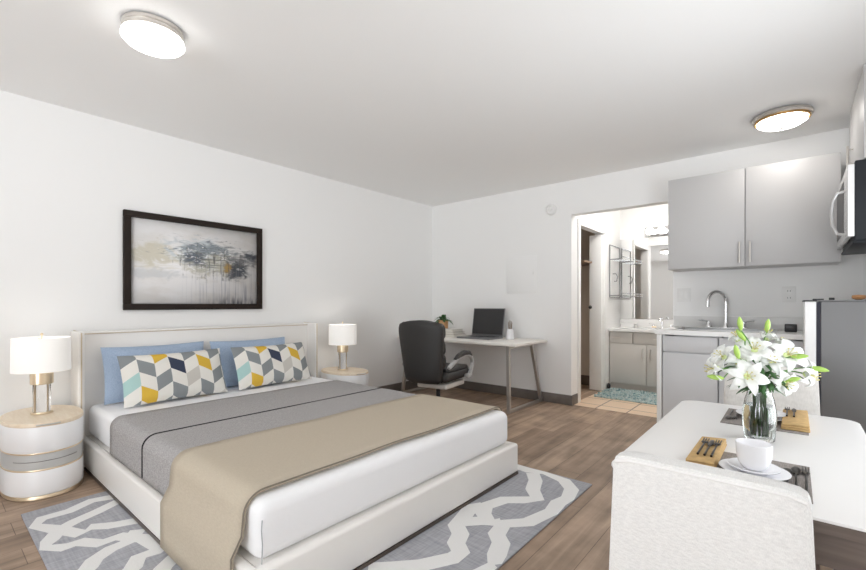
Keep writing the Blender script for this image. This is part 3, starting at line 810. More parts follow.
for sgn in (-1, 1):
    x = CXc + sgn*.246
    def P_(y, z): return (x, y, z)
    path = [(-1.56, .555), (-1.50, .575), (-1.42, .612), (-1.33, .638), (-1.24, .648), (-1.15, .640), (-1.085, .610), (-1.06, .565), (-1.075, .51), (-1.12, .455), (-1.18, .415)]
    ar = MB()
    prev = None
    b = bmesh.new(); rows = []
    for i, (y, z) in enumerate(path):
        a = path[max(0, i-1)]; c = path[min(len(path)-1, i+1)]
        dy, dz = c[0]-a[0], c[1]-a[1]; l = math.hypot(dy, dz); ny, nz = -dz/l, dy/l
        z -= .035; th_ = .014 + .007*(i in (0, 1, 2, 8, 9)); wd = .022
        rows.append([b.verts.new((x - wd, y + ny*th_, z + nz*th_)), b.verts.new((x + wd, y + ny*th_, z + nz*th_)), b.verts.new((x + wd, y - ny*th_, z - nz*th_)), b.verts.new((x - wd, y - ny*th_, z - nz*th_))])
    for A, B in zip(rows, rows[1:]):
        for k in range(4): b.faces.new((A[k], A[(k+1) % 4], B[(k+1) % 4], B[k]))
    b.faces.new(rows[0]); b.faces.new(rows[-1][::-1]); bmesh.ops.recalc_face_normals(b, faces=b.faces)
    ar._merge(b)
    am = obj('armrest', ar, M['silver'], t, sub=1)
    obj('arm_pad', MB().tube([(x, -1.43, .589), (x, -1.36, .615), (x, -1.25, .633), (x, -1.15, .625), (x, -1.085, .593)], [.014, .024, .027, .025, .014], 10), M['bleather'], am)
    obj('arm_bracket', MB().box(x - .03 if sgn < 0 else x - .05, x + .05 if sgn < 0 else x + .03, -1.20, -1.12, .395, .425, .004), M['silver'], t)
obj('footrest', MB().box(CXc - .13, CXc + .19, -1.49, -1.12, .312, .36, .015, 3), M['beige_plastic'], t)
obj('mechanism', MB().box(CXc - .10, CXc + .10, -1.42, -1.18, .355, .39, .006), M['black'], t)
obj('gas_column', MB().tube([(CXc, -1.31, .07), (CXc, -1.31, .20)], .032, 14).tube([(CXc, -1.31, .19), (CXc, -1.31, .36)], .020, 14), M['black'], t)
bs = MB().lathe([(.045, .075), (.05, .08), (.05, .115), (.04, .13)], CXc, -1.31, 20)
for k in range(5):
    a = -PI/2 + .2 + k*2*PI/5
    bs.tube([(CXc + .03*math.cos(a), -1.31 + .03*math.sin(a), .105), (CXc + .17*math.cos(a), -1.31 + .17*math.sin(a), .09), (CXc + .28*math.cos(a), -1.31 + .28*math.sin(a), .068)], [.026, .022, .016], 8)
obj('star_base', bs, M['black'], t)
for k in range(5):
    a = -PI/2 + .2 + k*2*PI/5; x, y = CXc + .285*math.cos(a), -1.31 + .285*math.sin(a)
    obj('caster', MB().tube([(x - .02*math.sin(a), y + .02*math.cos(a), .027), (x + .02*math.sin(a), y - .02*math.cos(a), .027)], .0265, 14).tube([(x, y, .03), (x, y, .07)], .008, 8), M['black'], t)

OC.location.x += .005; OC.rotation_euler.z = math.radians(9)
# ------------------------------------------------------------------ bathroom alcove
VF = 1.22
t = thing('vanity_cabinet', 'warm grey bathroom vanity cabinet with drawers and doors', 'vanity', (2.45, 1.45, 0))
obj('carcass', MB().box(AL + .006, 3.40, VF + .018, AB - .004, .085, .748).box(AL + .006, 3.40, VF + .07, AB - .004, .0, .09), M['vanity'], t)
hd = M['nickel']
def bar(x0, x1, y, z0, z1, r=.006, so_=.026):
    mb = MB()
    if x0 == x1:
        mb.tube([(x0, y - so_, z0), (x0, y - so_, z1)], r, 10)
        for z in (z0 + .02, z1 - .02): mb.tube([(x0, y + .001, z), (x0, y - so_, z)], r*.8, 8)
    else:
        mb.tube([(x0, y - so_, z0), (x1, y - so_, z0)], r, 10)
        for x in (x0 + .015, x1 - .015): mb.tube([(x, y + .001, z0), (x, y - so_, z0)], r*.8, 8)
    return mb
for x0, x1 in ((AL + .016, 2.262), (2.270, 2.86)):
    dr = obj('drawer', MB().box(x0, x1, VF, VF + .018, .60, .738, .003), M['vanity'], t)
    c = x0 + .09 if x0 < 2.1 else (x0 + x1)/2
    obj('handle', bar(c - .055, c + .055, VF, .672, .672), hd, dr)
for x0, x1, hx in ((AL + .016, 2.420, 2.378), (2.428, 2.86, 2.470)):
    dr = obj('door', MB().box(x0, x1, VF, VF + .018, .092, .592, .003), M['vanity'], t)
    obj('handle', bar(hx, hx, VF, .40, .55), hd, dr)
ct = obj('vanity_countertop', MB().box(AL + .002, 3.415, VF - .03, AB - .002, .75, .785, .004), M['counter']); tag(ct, 'white countertop on the bathroom vanity below the mirror', 'countertop')
obj('backsplash', MB().box(AL + .002, 3.415, AB - .02, AB - .002, .785, .895, .003), M['counter'], ct)
mr = thing('wall_mirror', 'wide frameless mirror over the bathroom vanity', 'mirror', (2.66, AB, .90))
obj('mirror_glass', MB().box(AL + .004, 3.40, AB - .012, AB - .007, .90, 1.985), M['mirror'], mr)
obj('backing', MB().box(AL + .004, 3.40, AB - .007, AB - .001, .90, 1.985), M['black'], mr)
t = thing('vanity_light', 'chrome bar light with round lit bulbs above the bathroom mirror', 'vanity light', (2.57, AB, 2.0))
obj('light_bar', MB().box(2.295, 2.86, AB - .035, AB - .001, 1.995, 2.115, .006), M['chrome'], t)
for k in range(4):
    x = 2.372 + k*.137
    bb = obj('bulb', MB().ball((x, AB - .105, 2.055), .047, 20), M['bulb'], t)
    obj('socket', MB().tube([(x, AB - .036, 2.055), (x, AB - .06, 2.055)], .026, 16), M['chrome'], bb)
t = thing('vanity_faucet', 'small chrome faucet on the bathroom vanity below the mirror', 'faucet', (2.52, 1.58, .785))
obj('spout', MB().lathe([(.026, .785), (.026, .79), (.014, .80), (.013, .90)], 2.52, 1.60, 16).tube([(2.52, 1.60, .89), (2.52, 1.55, .915), (2.52, 1.49, .905), (2.52, 1.475, .88)], .011, 10), M['chrome'], t)
for dx in (-.1, .1):
    obj('tap_handle', MB().lathe([(.022, .785), (.022, .79), (.012, .80), (.012, .835)], 2.52 + dx, 1.60, 14).tube([(2.52 + dx, 1.60, .835), (2.52 + dx*1.5, 1.57, .845)], .006, 8), M['chrome'], t)
t = thing('soap_tray', 'low pale tray with soap bottles in the vanity corner', 'tray', (2.10, 1.60, .785))
t['label'] = 'low rectangular pale tray in the corner of the vanity countertop'
obj('tray_body', MB().box(2.02, 2.20, 1.54, 1.66, .786, .792, .002).box(2.02, 2.20, 1.54, 1.546, .79, .835).box(2.02, 2.20, 1.654, 1.66, .79, .835).box(2.02, 2.026, 1.54, 1.66, .79, .835).box(2.194, 2.20, 1.54, 1.66, .79, .835), M['splash'], t)
sp = thing('soap_dish', 'little white soap dish with gold soap on the vanity countertop', 'soap dish', (2.47, 1.40, .785))
obj('dish', MB().lathe([(.03, .786), (.05, .795), (.055, .803), (.05, .802), (.03, .794), (0, .793)], 2.47, 1.40, 24, cap=False), M['white_ceramic'], sp)
obj('soap', MB().box(2.445, 2.495, 1.385, 1.415, .796, .822, .008, 3), M['gold'], sp)
t = thing('towel_rack', 'chrome wall rack with two shelves beside the bathroom mirror', 'towel rack', (AL, 1.45, 1.2))
y0, y1 = 1.23, 1.66
obj('rack_frame', MB().tube([(AL + .012, y0, 1.19), (AL + .012, y0, 1.87)], .008).tube([(AL + .012, y1, 1.19), (AL + .012, y1, 1.87)], .008).tube([(AL + .012, y0, 1.87), (AL + .012, y1, 1.87)], .006).tube([(AL + .012, y0, 1.19), (AL + .012, y1, 1.19)], .006), M['rack'], t)
for z in (1.21, 1.68):
    s2 = MB()
    for k in range(5): s2.tube([(AL + .02 + k*.035, y0, z), (AL + .02 + k*.035, y1, z)], .004)
    for y in (y0, y1): s2.tube([(AL + .005, y, z), (AL + .165, y, z)], .006)
    s2.tube([(AL + .165, y0, z + .03), (AL + .165, y1, z + .03)], .005)
    obj('shelf', s2, M['rack'], t)
obj('hook', MB().tube([(AL + .01, 1.36, 1.50), (AL + .05, 1.36, 1.50), (AL + .07, 1.36, 1.46), (AL + .06, 1.36, 1.40), (AL + .03, 1.36, 1.40)], .006), M['rack'], t)
br_ = MB().box(2.0, 2.90, .59, 1.225, .002, .018, .006); rnd = random.Random(5)
for k in range(700):
    x, y = rnd.uniform(2.0, 2.90), rnd.uniform(.59, 1.225)
    br_.box(x - .008, x + .008, y - .008, y + .008, .012, .020 + .012*rnd.random(), rot=(rnd.random()*3, 'Z'))
br_ = obj('bath_mat', br_, M['bathrug']); tag(br_, 'mottled teal shag bath mat on the tiles before the vanity', 'bath mat')
t = thing('door_stop', 'round black door bumper on the floor by the vanity corner', 'door stop', (1.99, 1.15, 0))
obj('bumper', MB().ball((1.995, 1.15, .045), .032, 14, (.7, 1, 1.35)), M['black'], t)

# ------------------------------------------------------------------ kitchen
KF = -.60
G = 'grey base cabinets under the kitchen counter'
def base_cab(x0, x1, label, hinge):
    t = thing('base_cabinet', label, 'cabinet', ((x0+x1)/2, -.3, 0), G)
    obj('carcass', MB().box(x0, x0 + .018, KF + .019, -.005, .09, .848).box(x1 - .018, x1, KF + .019, -.005, .09, .848).box(x0, x1, KF + .019, -.005, .09, .11).box(x0, x1, -.017, -.005, .09, .848).box(x0, x1, KF + .019, KF + .04, .69, .72).box(x0, x1, KF + .08, -.005, 0, .09), M['cabl'], t)
    dr = obj('drawer', MB().box(x0 + .004, x1 - .004, KF, KF + .019, .712, .838, .003), M['cabl'], t)
    dd = obj('door', MB().box(x0 + .004, x1 - .004, KF, KF + .019, .095, .702, .003), M['cabl'], t)
    hx = x1 - .04 if hinge == 0 else x0 + .04
    return t, dd
base_cab(2.985, 3.372, 'grey base cabinet next to the doorway, below the sink', 0)
t, dd = base_cab(3.376, 3.80, 'grey base cabinet behind the lilies, toward the fridge', 1)
base_cab(3.804, 4.20, 'grey base cabinet end running in behind the fridge', 1)
ep = obj('cabinet_end_panel', MB().box(2.947, 2.982, KF - .012, -.004, 0, .848, .002), M['trimw']); tag(ep, 'white upright end panel closing the kitchen counter at the doorway', 'end panel')
c = MB()
SX0, SX1, SY0, SY1 = 3.05, 3.70, -.50, -.10
for a in ((2.935, SX0, -.63, -.002), (SX1, XR - .004, -.63, -.002), (SX0, SX1, -.63, SY0), (SX0, SX1, SY1, -.002)): c.box(a[0], a[1], a[2], a[3], .85, .885)
c.weld()
ct = obj('kitchen_countertop', c, M['counter']); tag(ct, 'white kitchen countertop with the steel sink in it', 'countertop')
obj('backsplash', MB().box(2.96, XR - .004, -.02, -.002, .886, .990, .003), M['splash'], ct)
t = thing('kitchen_sink', 'shallow stainless steel sink set in the kitchen countertop', 'sink', (3.375, -.3, .70))
s = MB()
s.box(SX0 - .02, SX1 + .02, SY0 - .02, SY0 + .012, .885, .891, .002).box(SX0 - .02, SX1 + .02, SY1 - .03, SY1 + .05, .885, .891, .002).box(SX0 - .02, SX0 + .012, SY0, SY1, .885, .891, .002).box(SX1 - .012, SX1 + .02, SY0, SY1, .885, .891, .002)
obj('rim', s, M['stainless'], t)
s = MB()
s.box(SX0 + .006, SX1 - .006, SY0 + .006, SY1 - .006, .72, .724).box(SX0 + .006, SX0 + .010, SY0 + .006, SY1 - .006, .72, .888).box(SX1 - .010, SX1 - .006, SY0 + .006, SY1 - .006, .72, .888).box(SX0 + .006, SX1 - .006, SY0 + .006, SY0 + .010, .72, .888).box(SX0 + .006, SX1 - .006, SY1 - .010, SY1 - .006, .72, .888)
obj('basin', s, M['stainless'], t)
t = thing('kitchen_faucet', 'tall chrome gooseneck faucet behind the kitchen sink', 'faucet', (3.37, -.075, .885))
FX, FY = 3.37, -.078
dx, dy = -.66, -.75
gp = [(FX, FY, .90), (FX, FY, 1.02), (FX, FY, 1.11)]
for k in range(1, 13):
    a = PI - k*PI/12; r = .088
    gp.append((FX + dx*(r + r*math.cos(a)), FY + dy*(r + r*math.cos(a)), 1.115 + r*math.sin(a)))
gp.append((FX + dx*.178, FY + dy*.178, 1.075))
obj('spout', MB().tube(gp, .0145, 12).lathe([(.028, .892), (.028, .90), (.018, .915), (.0155, .95)], FX, FY, 20), M['chrome'], t)
obj('deck_plate', MB().box(FX - .155, FX + .155, FY - .028, FY + .028, .8915, .898, .003), M['chrome'], t)
for k in (-1, 1):
    obj('tap_handle', MB().lathe([(.024, .8985), (.024, .905), (.016, .92), (.014, .945), (0, .95)], FX + k*.125, FY, 16).tube([(FX + k*.125, FY, .94), (FX + k*.155, FY - .01, .955), (FX + k*.20, FY - .015, .96)], .007, 8), M['chrome'], t)
t = thing('counter_radio', 'small black box gadget on the kitchen countertop beside the fridge', 'gadget', (3.80, -.30, .885))
obj('case', MB().box(3.765, 3.838, -.335, -.285, .886, .946, .006), M['black'], t)
obj('front_panel', MB().box(3.772, 3.831, -.337, -.334, .905, .940, .001), M['screen'], t)

# wall cabinet (one unit, two doors)
UF, UX0, UX1, UM, UZ0, UZ1 = -.32, 2.972, 4.078, 3.522, 1.398, 2.182
t = thing('wall_cabinet', 'wide grey two-door cabinet hanging on the wall above the sink', 'cabinet', ((UX0+UX1)/2, -.16, UZ0))
obj('carcass', MB().box(UX0, UX1, UF + .019, -.002, UZ0, UZ1), M['cab'], t)
for x0, x1, hx in ((UX0 + .001, UM - .003, UM - .036), (UM + .003, UX1 - .001, UM + .032)):
    dr = obj('door', MB().box(x0, x1, UF, UF + .018, UZ0 + .002, UZ1 - .001, .0025), M['cab'], t)
    obj('handle', bar(hx, hx, UF, UZ0 + .03, UZ0 + .195, .0065), M['nickel'], dr)

# fridge (its door faces the bed; the camera sees its grey side)
FYN, FYF = -1.15, -.66
t = thing('refrigerator', 'waist-high grey fridge with white door edge beside the counter', 'fridge', (4.17, -.9, 0))
t['label'] = 'grey sided fridge with white door edge standing past the dining table'
obj('body', MB().box(3.940, 4.455, FYN, FYF, .03, 1.112, .006), M['fridge_side'], t)
obj('top_panel', MB().box(3.925, 4.455, FYN - .002, FYF + .002, 1.1125, 1.120, .002), M['fridge_side'], t)
dr = obj('door', MB().box(3.868, 3.921, FYN - .001, FYF + .001, .05, 1.112, .006), M['fridge_door'], t)
obj('door_cap', MB().box(3.862, 3.924, FYN - .003, FYF + .003, 1.1125, 1.120, .002), M['black'], dr)
obj('gasket', MB().box(3.9215, 3.9395, FYN + .004, FYF - .004, .05, 1.108), M['gasket'], t)
for x in (3.98, 4.40): obj('foot', MB().box(x - .02, x + .02, FYN + .03, FYF - .03, 0, .031), M['black'], t)
hg = obj('top_hinge', MB().box(3.905, 3.955, FYN + .03, FYN + .06, 1.1205, 1.128, .002), M['black'], t)
t = thing('brown_bowl', 'small brown round pot on top of the fridge', 'pot', (4.13, -1.05, 1.12))
obj('bowl', MB().lathe([(.012, 1.121), (.026, 1.126), (.031, 1.138), (.028, 1.147), (0, 1.150)], 4.105, -1.08, 20), M['brown_ball'], t)
t = thing('bottle_cap', 'tiny black cap lying on top of the fridge', 'cap', (3.985, -1.10, 1.12))
obj('cap', MB().lathe([(.012, 1.1205), (.013, 1.124), (.012, 1.134), (0, 1.1345)], 3.99, -1.10, 16), M['black'], t)

# microwave and the cabinet above it, on the wall beyond the fridge
MN, MF, MXF = -1.16, -.37, 4.052
t = thing('microwave', 'over-counter silver microwave with dark casing above the fridge', 'microwave', (4.26, -.76, 1.47))
obj('casing', MB().box(4.083, XR - .003, MN, MF, 1.455, 1.905, .004), M['mw_dark'], t)
dr = obj('door', MB().box(MXF, 4.082, MN, MF, 1.478, 1.888, .005), M['mw_silver'], t)
obj('door_edge', MB().box(MXF + .002, 4.081, MN - .002, MN + .004, 1.48, 1.886, .001), M['fridge_door'], dr)
obj('window_glass', MB().box(MXF - .002, MXF + .002, MN + .22, MF - .05, 1.53, 1.84), M['screen'], dr)
hp = [(MXF + .002, -1.02, 1.765), (MXF - .035, -1.02, 1.755), (MXF - .055, -1.02, 1.71), (MXF - .060, -1.02, 1.64), (MXF - .055, -1.02, 1.57), (MXF - .035, -1.02, 1.515), (MXF + .002, -1.02, 1.505)]
obj('handle', MB().tube(hp, .009, 10), M['stainless'], dr)
obj('vent_base', MB().box(4.075, XR - .003, MN + .01, MF - .01, 1.440, 1.4555, .003), M['mw_dark'], t)
t = thing('wall_cabinet', 'pale grey cabinet above the microwave, reaching the ceiling', 'cabinet', (4.29, -.76, 1.91))
obj('carcass', MB().box(4.138, XR - .003, MN + .004, -.345, 1.910, H - .001), M['cab'], t)
dr = obj('door', MB().box(4.119, 4.137, MN + .004, -.345, 1.912, H - .004, .002), M['cab'], t)
hb_ = MB().tube([(4.092, -.60, 1.995), (4.092, -.60, 2.14)], .0065, 10)
for z in (2.02, 2.115): hb_.tube([(4.120, -.60, z), (4.092, -.60, z)], .005, 8)
obj('handle', hb_, M['nickel'], dr)

# ------------------------------------------------------------------ dining set
TZ = .66; TX0, TX1, TY0, TY1 = 3.433, 4.005, -3.37, -2.285
def rrect(x0, x1, y0, y1, r, n=8):
    p = []
    for cx, cy, a0 in ((x1 - r, y1 - r, 0), (x0 + r, y1 - r, PI/2), (x0 + r, y0 + r, PI), (x1 - r, y0 + r, 3*PI/2)):
        p += [(cx + r*math.cos(a0 + PI/2*i/n), cy + r*math.sin(a0 + PI/2*i/n)) for i in range(n+1)]
    return p
t = thing('dining_table', 'white topped dining table with dark brown base and rounded corners', 'dining table', (3.70, -2.82, 0))
obj('table_top', MB().prism(rrect(TX0, TX1, TY0, TY1, .065), 'z', TZ - .007, TZ, .002), M['tabletop'], t)
obj('under_top', MB().prism(rrect(TX0 + .002, TX1 - .002, TY0 + .002, TY1 - .002, .065), 'z', TZ - .030, TZ - .0072), M['wenge'], t)
ap = MB().box(TX0 + .03, TX1 - .03, TY0 + .012, TY0 + .035, TZ - .10, TZ - .0305).box(TX0 + .03, TX1 - .03, TY1 - .05, TY1 - .03, TZ - .10, TZ - .0305).box(TX0 + .02, TX0 + .04, TY0 + .03, TY1 - .03, TZ - .10, TZ - .0305).box(TX1 - .04, TX1 - .02, TY0 + .03, TY1 - .03, TZ - .10, TZ - .0305)
obj('apron', ap, M['wenge'], t)
for x in (TX0 + .012, TX1 - .072):
    for y in (TY0 + .016, TY1 - .08):
        obj('leg', MB().box(x, x + .06, y, y + .06, 0, TZ - .0305, .004), M['wenge'], t)

def dining_chair(name, label, cx, y_rear, face, m, w, zt, cat='dining chair'):
    """face=+1: sitter looks toward +Y; y_rear is the outside of the back"""
    t = thing(name, label, cat, (cx, y_rear + face*.24, 0), 'upholstered dining chairs at the white table')
    th_ = .055
    ya, yb = sorted((y_rear, y_rear + face*th_))
    b = bmesh.new()
    # back: a softly bellied upholstered slab, wider low down, corners rounded
    mb = MB()
    zb = .34
    def fn(u, v):
        a = u*2*PI; c, s = math.cos(a), math.sin(a); q = (abs(c)**9 + abs(s)**9)**(-1/9)
        ed = v if v < .9 else 1
        z = zb + (zt - zb)*v
        hw = w/2*(1.10 - .10*v)
        k = 0
        if v > .93: k = (v - .93)/.07
        top = 1 - .02*k**2
        y = (ya + yb)/2 + s*q*th_/2*(1 - .18*k**3) - face*.02*math.sin(PI*v)*0
        xx = c*q*hw*top
        return Vector((cx + xx, y, z - .010*k*(abs(c*q))**14))
    mb.grid(fn, 48, 30, wrap_u=True)
    # close top
    bm = mb.bm; bm.verts.ensure_lookup_table()
    be = [e for e in bm.edges if e.is_boundary]
    bmesh.ops.holes_fill(bm, edges=be)
    bmesh.ops.recalc_face_normals(bm, faces=bm.faces)
    bk = obj('backrest', mb, m, t, sharp=50)
    pp = []
    yr = y_rear - face*.0005
    for i in range(13):
        a = i/12*2 - 1
        pp.append((cx + a*w/2*.965, yr + face*.004, zt - .010 - .008*abs(a)**14))
    hw = w/2
    pp = [(cx - hw*1.015, yr + face*.004, zt - .16), (cx - hw*1.0, yr + face*.004, zt - .05)] + pp + [(cx + hw*1.0, yr + face*.004, zt - .05), (cx + hw*1.015, yr + face*.004, zt - .16)]
    obj('piping', MB().tube(pp[2:-2], .0042, 8), M['linen_pipe'] if m is M['linen'] else m, bk)
    s0, s1 = sorted((y_rear + face*.03, y_rear + face*.44))
    obj('seat', MB().box(cx - w/2*1.08, cx + w/2*1.08, s0, s1, .32, .42, .03, 4), m, t)
    for x in (cx - w/2*.9, cx + w/2*.9):
        for y in (y_rear + face*.05, y_rear + face*.40):
            obj('leg', MB().tube([(x, y, .33), (x, y, 0)], [.020, .013], 8), M['wenge'], t)
    return t
dining_chair('dining_chair', 'ivory linen dining chair, its back filling the bottom edge before the laid cup', 3.674, -3.535, 1, M['linen'], .340, .757)
dining_chair('dining_chair', 'beige linen dining chair across the table behind the lilies, next to the fridge', 3.725, -1.76, -1, M['linen_far'], .365, .785)

# ---- table setting
def flat_mb(x0, x1, y0, y1, z0, z1): return MB().box(x0, x1, y0, y1, z0, z1, .0012)
G = 'grey placemats on the dining table'
pm = obj('placemat', flat_mb(3.60, 3.852, -3.30, -3.03, TZ + .0005, TZ + .004), M['mat_grey']); tag(pm, 'grey placemat under the plates and cup, nearest the ivory chair', 'placemat', G)
pm['label'] = 'grey placemat under the stacked plates and cup'
pm2 = obj('placemat', flat_mb(3.612, 3.858, -2.655, -2.385, TZ + .0005, TZ + .004), M['mat_grey']); tag(pm2, 'grey placemat beyond the glass vase, under the far plates', 'placemat', G)
def plate(cx, cy, z, r, name, label, grp):
    t = obj(name, MB().lathe([(r*.50, z), (r*.55, z + .001), (r*.62, z + .005), (r*.98, z + .013), (r, z + .0145), (r*.97, z + .015), (r*.60, z + .0075), (r*.5, z + .005), (0, z + .005)], cx, cy, 48, cap=True), M['white_ceramic'])
    tag(t, label, 'plate', grp); return t
PZ = TZ + .0045
G = 'white plates on the dining table'
plate(3.742, -3.190, PZ, .074, 'dinner_plate', 'larger white plate, lowest under the cup on the placemat', G)
plate(3.742, -3.190, PZ + .0085, .056, 'side_plate', 'smaller white plate directly under the white cup', G)
cz = PZ + .0145
cup = obj('cup', MB().lathe([(.020, cz), (.024, cz + .003), (.033, cz + .015), (.0372, cz + .034), (.0385, cz + .064), (.0372, cz + .065), (.0356, cz + .061), (.0345, cz + .035), (.029, cz + .018), (.016, cz + .007), (0, cz + .006)], 3.742, -3.185, 40, cap=True), M['white_ceramic'])
tag(cup, 'deep white handleless cup on two stacked plates', 'cup')
plate(3.735, -2.49, PZ, .090, 'dinner_plate', 'larger white plate on the placemat behind the glass vase', G)
plate(3.735, -2.49, PZ + .0085, .068, 'side_plate', 'smaller white plate on top, behind the glass vase', G)

def napkin(x0, x1, y0, y1, zb, label):
    mb = MB()
    for k in range(3):
        rnd = random.Random(k + int(abs(y0)*100))
        z0 = zb + k*.0062
        def fn(u, v, k=k, z0=z0):
            x = x0 + (x1 - x0)*u; y = y0 + (y1 - y0)*v
            return Vector((x, y, z0 + .0015*math.sin(14*u + k) * math.sin(7*v + k) + .0045 + .004*math.exp(-((u - .5)/.18)**2)*(.5 + .5*math.sin(6*v))))
        mb.box(x0 + .001*k, x1 - .0008*k, y0 + .001*k, y1 - .001*k, z0, z0 + .0062, .0028, 3)
    for v in mb.bm.verts:
        u = (v.co.x - x0)/(x1 - x0); w_ = (v.co.y - y0)/(y1 - y0)
        h = (v.co.z - zb)/.0186
        v.co.z += h*(.003*math.sin(5*w_ + 2*u) + .002*math.sin(9*u))
    o = obj('napkin', mb, M['napkin']); tag(o, label, 'napkin', 'folded tan napkins on the dining table'); return o
napkin(3.596, 3.664, -3.235, -2.965, PZ, 'folded tan cloth napkin beside the stacked plates and cup')
napkin(3.785, 3.862, -2.635, -2.345, PZ, 'folded tan cloth napkin beyond the vase, toward the fridge')

def cutlery(kind, x, y0, y1, z, label, grp, rot=0):
    """laid along Y; head at y1"""
    mb = MB(); sg = 1 if y1 > y0 else -1; ln = abs(y1 - y0)
    mb.tube([(x, y0, z), (x, y0 + sg*ln*.3, z + .001), (x, y0 + sg*ln*.70, z + .001)], [.0032, .0026, .002], 8)
    ys = y0 + sg*ln*.70; hl = ln*.30
    if kind == 'spoon':
        mb.ball((x, ys + sg*hl*.55, z + .002), 1, 14, (.0105, hl*.58, .0032))
    elif kind == 'fork':
        mb.ball((x, ys + sg*hl*.22, z + .0015), 1, 12, (.009, hl*.25, .0025))
        for k in (-1, 0, 1): mb.tube([(x + k*.0055, ys + sg*hl*.3, z + .002), (x + k*.006, ys + sg*hl, z + .003)], .0018, 6)
    else:
        mb.ball((x, ys + sg*hl*.2, z + .0015), 1, 12, (.0075, hl*.85, .0022))
    o = obj(kind, mb, M['cutlery']); tag(o, label, kind, grp); return o
G = 'dark cutlery on the dining table'
z = PZ + .003
cutlery('spoon', 3.808, -3.27, -3.10, z, 'dark spoon on the placemat, closer to the stacked plates', G)
cutlery('spoon', 3.824, -3.27, -3.075, z, 'dark spoon on the placemat between another spoon and a fork', G)
cutlery('fork', 3.843, -3.26, -3.06, z, 'dark fork on the placemat, at its outer edge', G)
z2 = PZ + .026
for k, kd in enumerate(('fork', 'knife', 'fork')):
    lb = ['dark fork on the tan napkin, outermost beside the cup', 'dark knife lying on the tan napkin beside the cup', 'dark fork on the tan napkin, closest to the cup'][k]
    cutlery(kd, 3.620 + k*.0155, -3.19, -3.03, z2, lb, G)
for k, kd in enumerate(('spoon', 'fork')):
    lb = ['dark spoon beyond the vase, at the outer edge of the placemat', 'dark fork beyond the vase, beside the far plates'][k]
    cutlery(kd, 3.630 + k*.02, -2.43, -2.60, z, lb, G)
for k, kd in enumerate(('fork', 'knife')):
    lb = ['dark fork on the tan napkin beyond the vase', 'dark knife on the tan napkin beyond the vase'][k]
    cutlery(kd, 3.80 + k*.02, -2.52, -2.37, z2, lb, G)

# ---- vase of lilies
VX, VY = 3.735, -2.815
t = thing('glass_vase', 'clear flared glass vase holding white lilies on the table', 'vase', (VX, VY, TZ))
vz = TZ + .001
vo = [(.0, vz), (.036, vz), (.040, vz + .004), (.044, vz + .05), (.045, vz + .09), (.039, vz + .13), (.033, vz + .15), (.034, vz + .165), (.040, vz + .182)]
vi = [(.0375, vz + .182), (.031, vz + .165), (.030, vz + .15), (.036, vz + .13), (.042, vz + .09), (.041, vz + .05), (.037, vz + .012), (0, vz + .012)]
obj('glass_body', MB().lathe(vo + vi, VX, VY, 72, cap=False), M['glass'], t, sharp=60)
obj('water', MB().lathe([(0, vz + .0115), (.0373, vz + .0115), (.0415, vz + .05), (.0425, vz + .09), (.0398, vz + .112), (0, vz + .112)], VX, VY, 72, cap=False), M['water'], t, sharp=60)

def frame_of(d):
    d = d.normalized(); up = Vector((0, 0, 1)) if abs(d.z) < .95 else Vector((1, 0, 0))
    a = d.cross(up).normalized(); return d, a, a.cross(d).normalized()
def petals(mb, c, d, R, n=6, seed=0, open_=1.0, roll=0):
    d, a, b_ = frame_of(d); rnd = random.Random(seed)
    for k in range(n):
        an = 2*PI*k/n + roll + rnd.uniform(-.08, .08)
        rd = a*math.cos(an) + b_*math.sin(an); tg = d.cross(rd)
        ln = R*(1.0 if k % 2 else .95); wd = R*(.29 if k % 2 else .225)
        dep = -.004 if k % 2 else 0
        op = open_*rnd.uniform(.92, 1.08)
        def fn(u, v, rd=rd, tg=tg, ln=ln, wd=wd, op=op):
            s = v
            out = ln*(s**1.05)*op; 
            up = ln*(.50*math.sin(min(1, s*1.1)*PI*.62) - .42*s**3*op - .28) 
            wv = wd*(math.sin(PI*min(1, .08 + .90*s**.85)))**.9
            x = (u - .5)*2
            return c + rd*out + d*(up + dep - .22*wd*(1 - x*x)*1.2) + tg*(x*wv) + d*(.05*wd*math.sin(9*s)*x)
        mb.grid(fn, 4, 9)
lil = [((3.711, -2.901, .873), (.30, -1.0, .22), .064, .2, 'central white lily facing out over the stacked cup', 1.0),
       ((3.722, -2.80, .950), (.1, -.8, .62), .064, .5, 'white lily high in the middle, just above the central bloom', .95),
       ((3.640, -2.86, .925), (-.5, -.6, .35), .062, .1, 'white lily on the sink side of the bouquet, upper bloom', .9),
       ((3.806, -2.765, .935), (.45, -.75, .45), .066, .7, 'broad white lily on the fridge side of the bouquet', 1.0),
       ((3.800, -2.82, .848), (.55, -.75, -.05), .056, .3, 'lower white lily below the broad bloom, toward the fridge', .85),
       ((3.620, -2.92, .890), (-.85, -.5, .0), .056, .9, 'drooping white lily at the sink side edge of the bouquet', .8),
       ((3.752, -2.715, .992), (.1, -.1, 1), .055, .4, 'half open white lily standing highest in the bouquet', .5),
       ((3.672, -2.77, .985), (-.3, -.1, 1), .055, .0, 'half open white lily rising behind, above the sink side', .55),
       ((3.862, -2.73, .870), (1.0, -.4, -.15), .058, .6, 'drooping white lily at the fridge side edge of the bouquet', .75),
       ((3.765, -2.79, .915), (.2, -.9, .3), .056, .15, 'white lily tucked just above the central bloom, toward the fridge', .9),
       ((3.685, -2.83, .905), (-.15, -.9, .3), .054, .45, 'white lily tucked beside the central bloom, toward the sink', .9),
       ((3.788, -2.70, .965), (.5, .2, .8), .052, .8, 'half open white lily rising behind, above the fridge side', .6)]
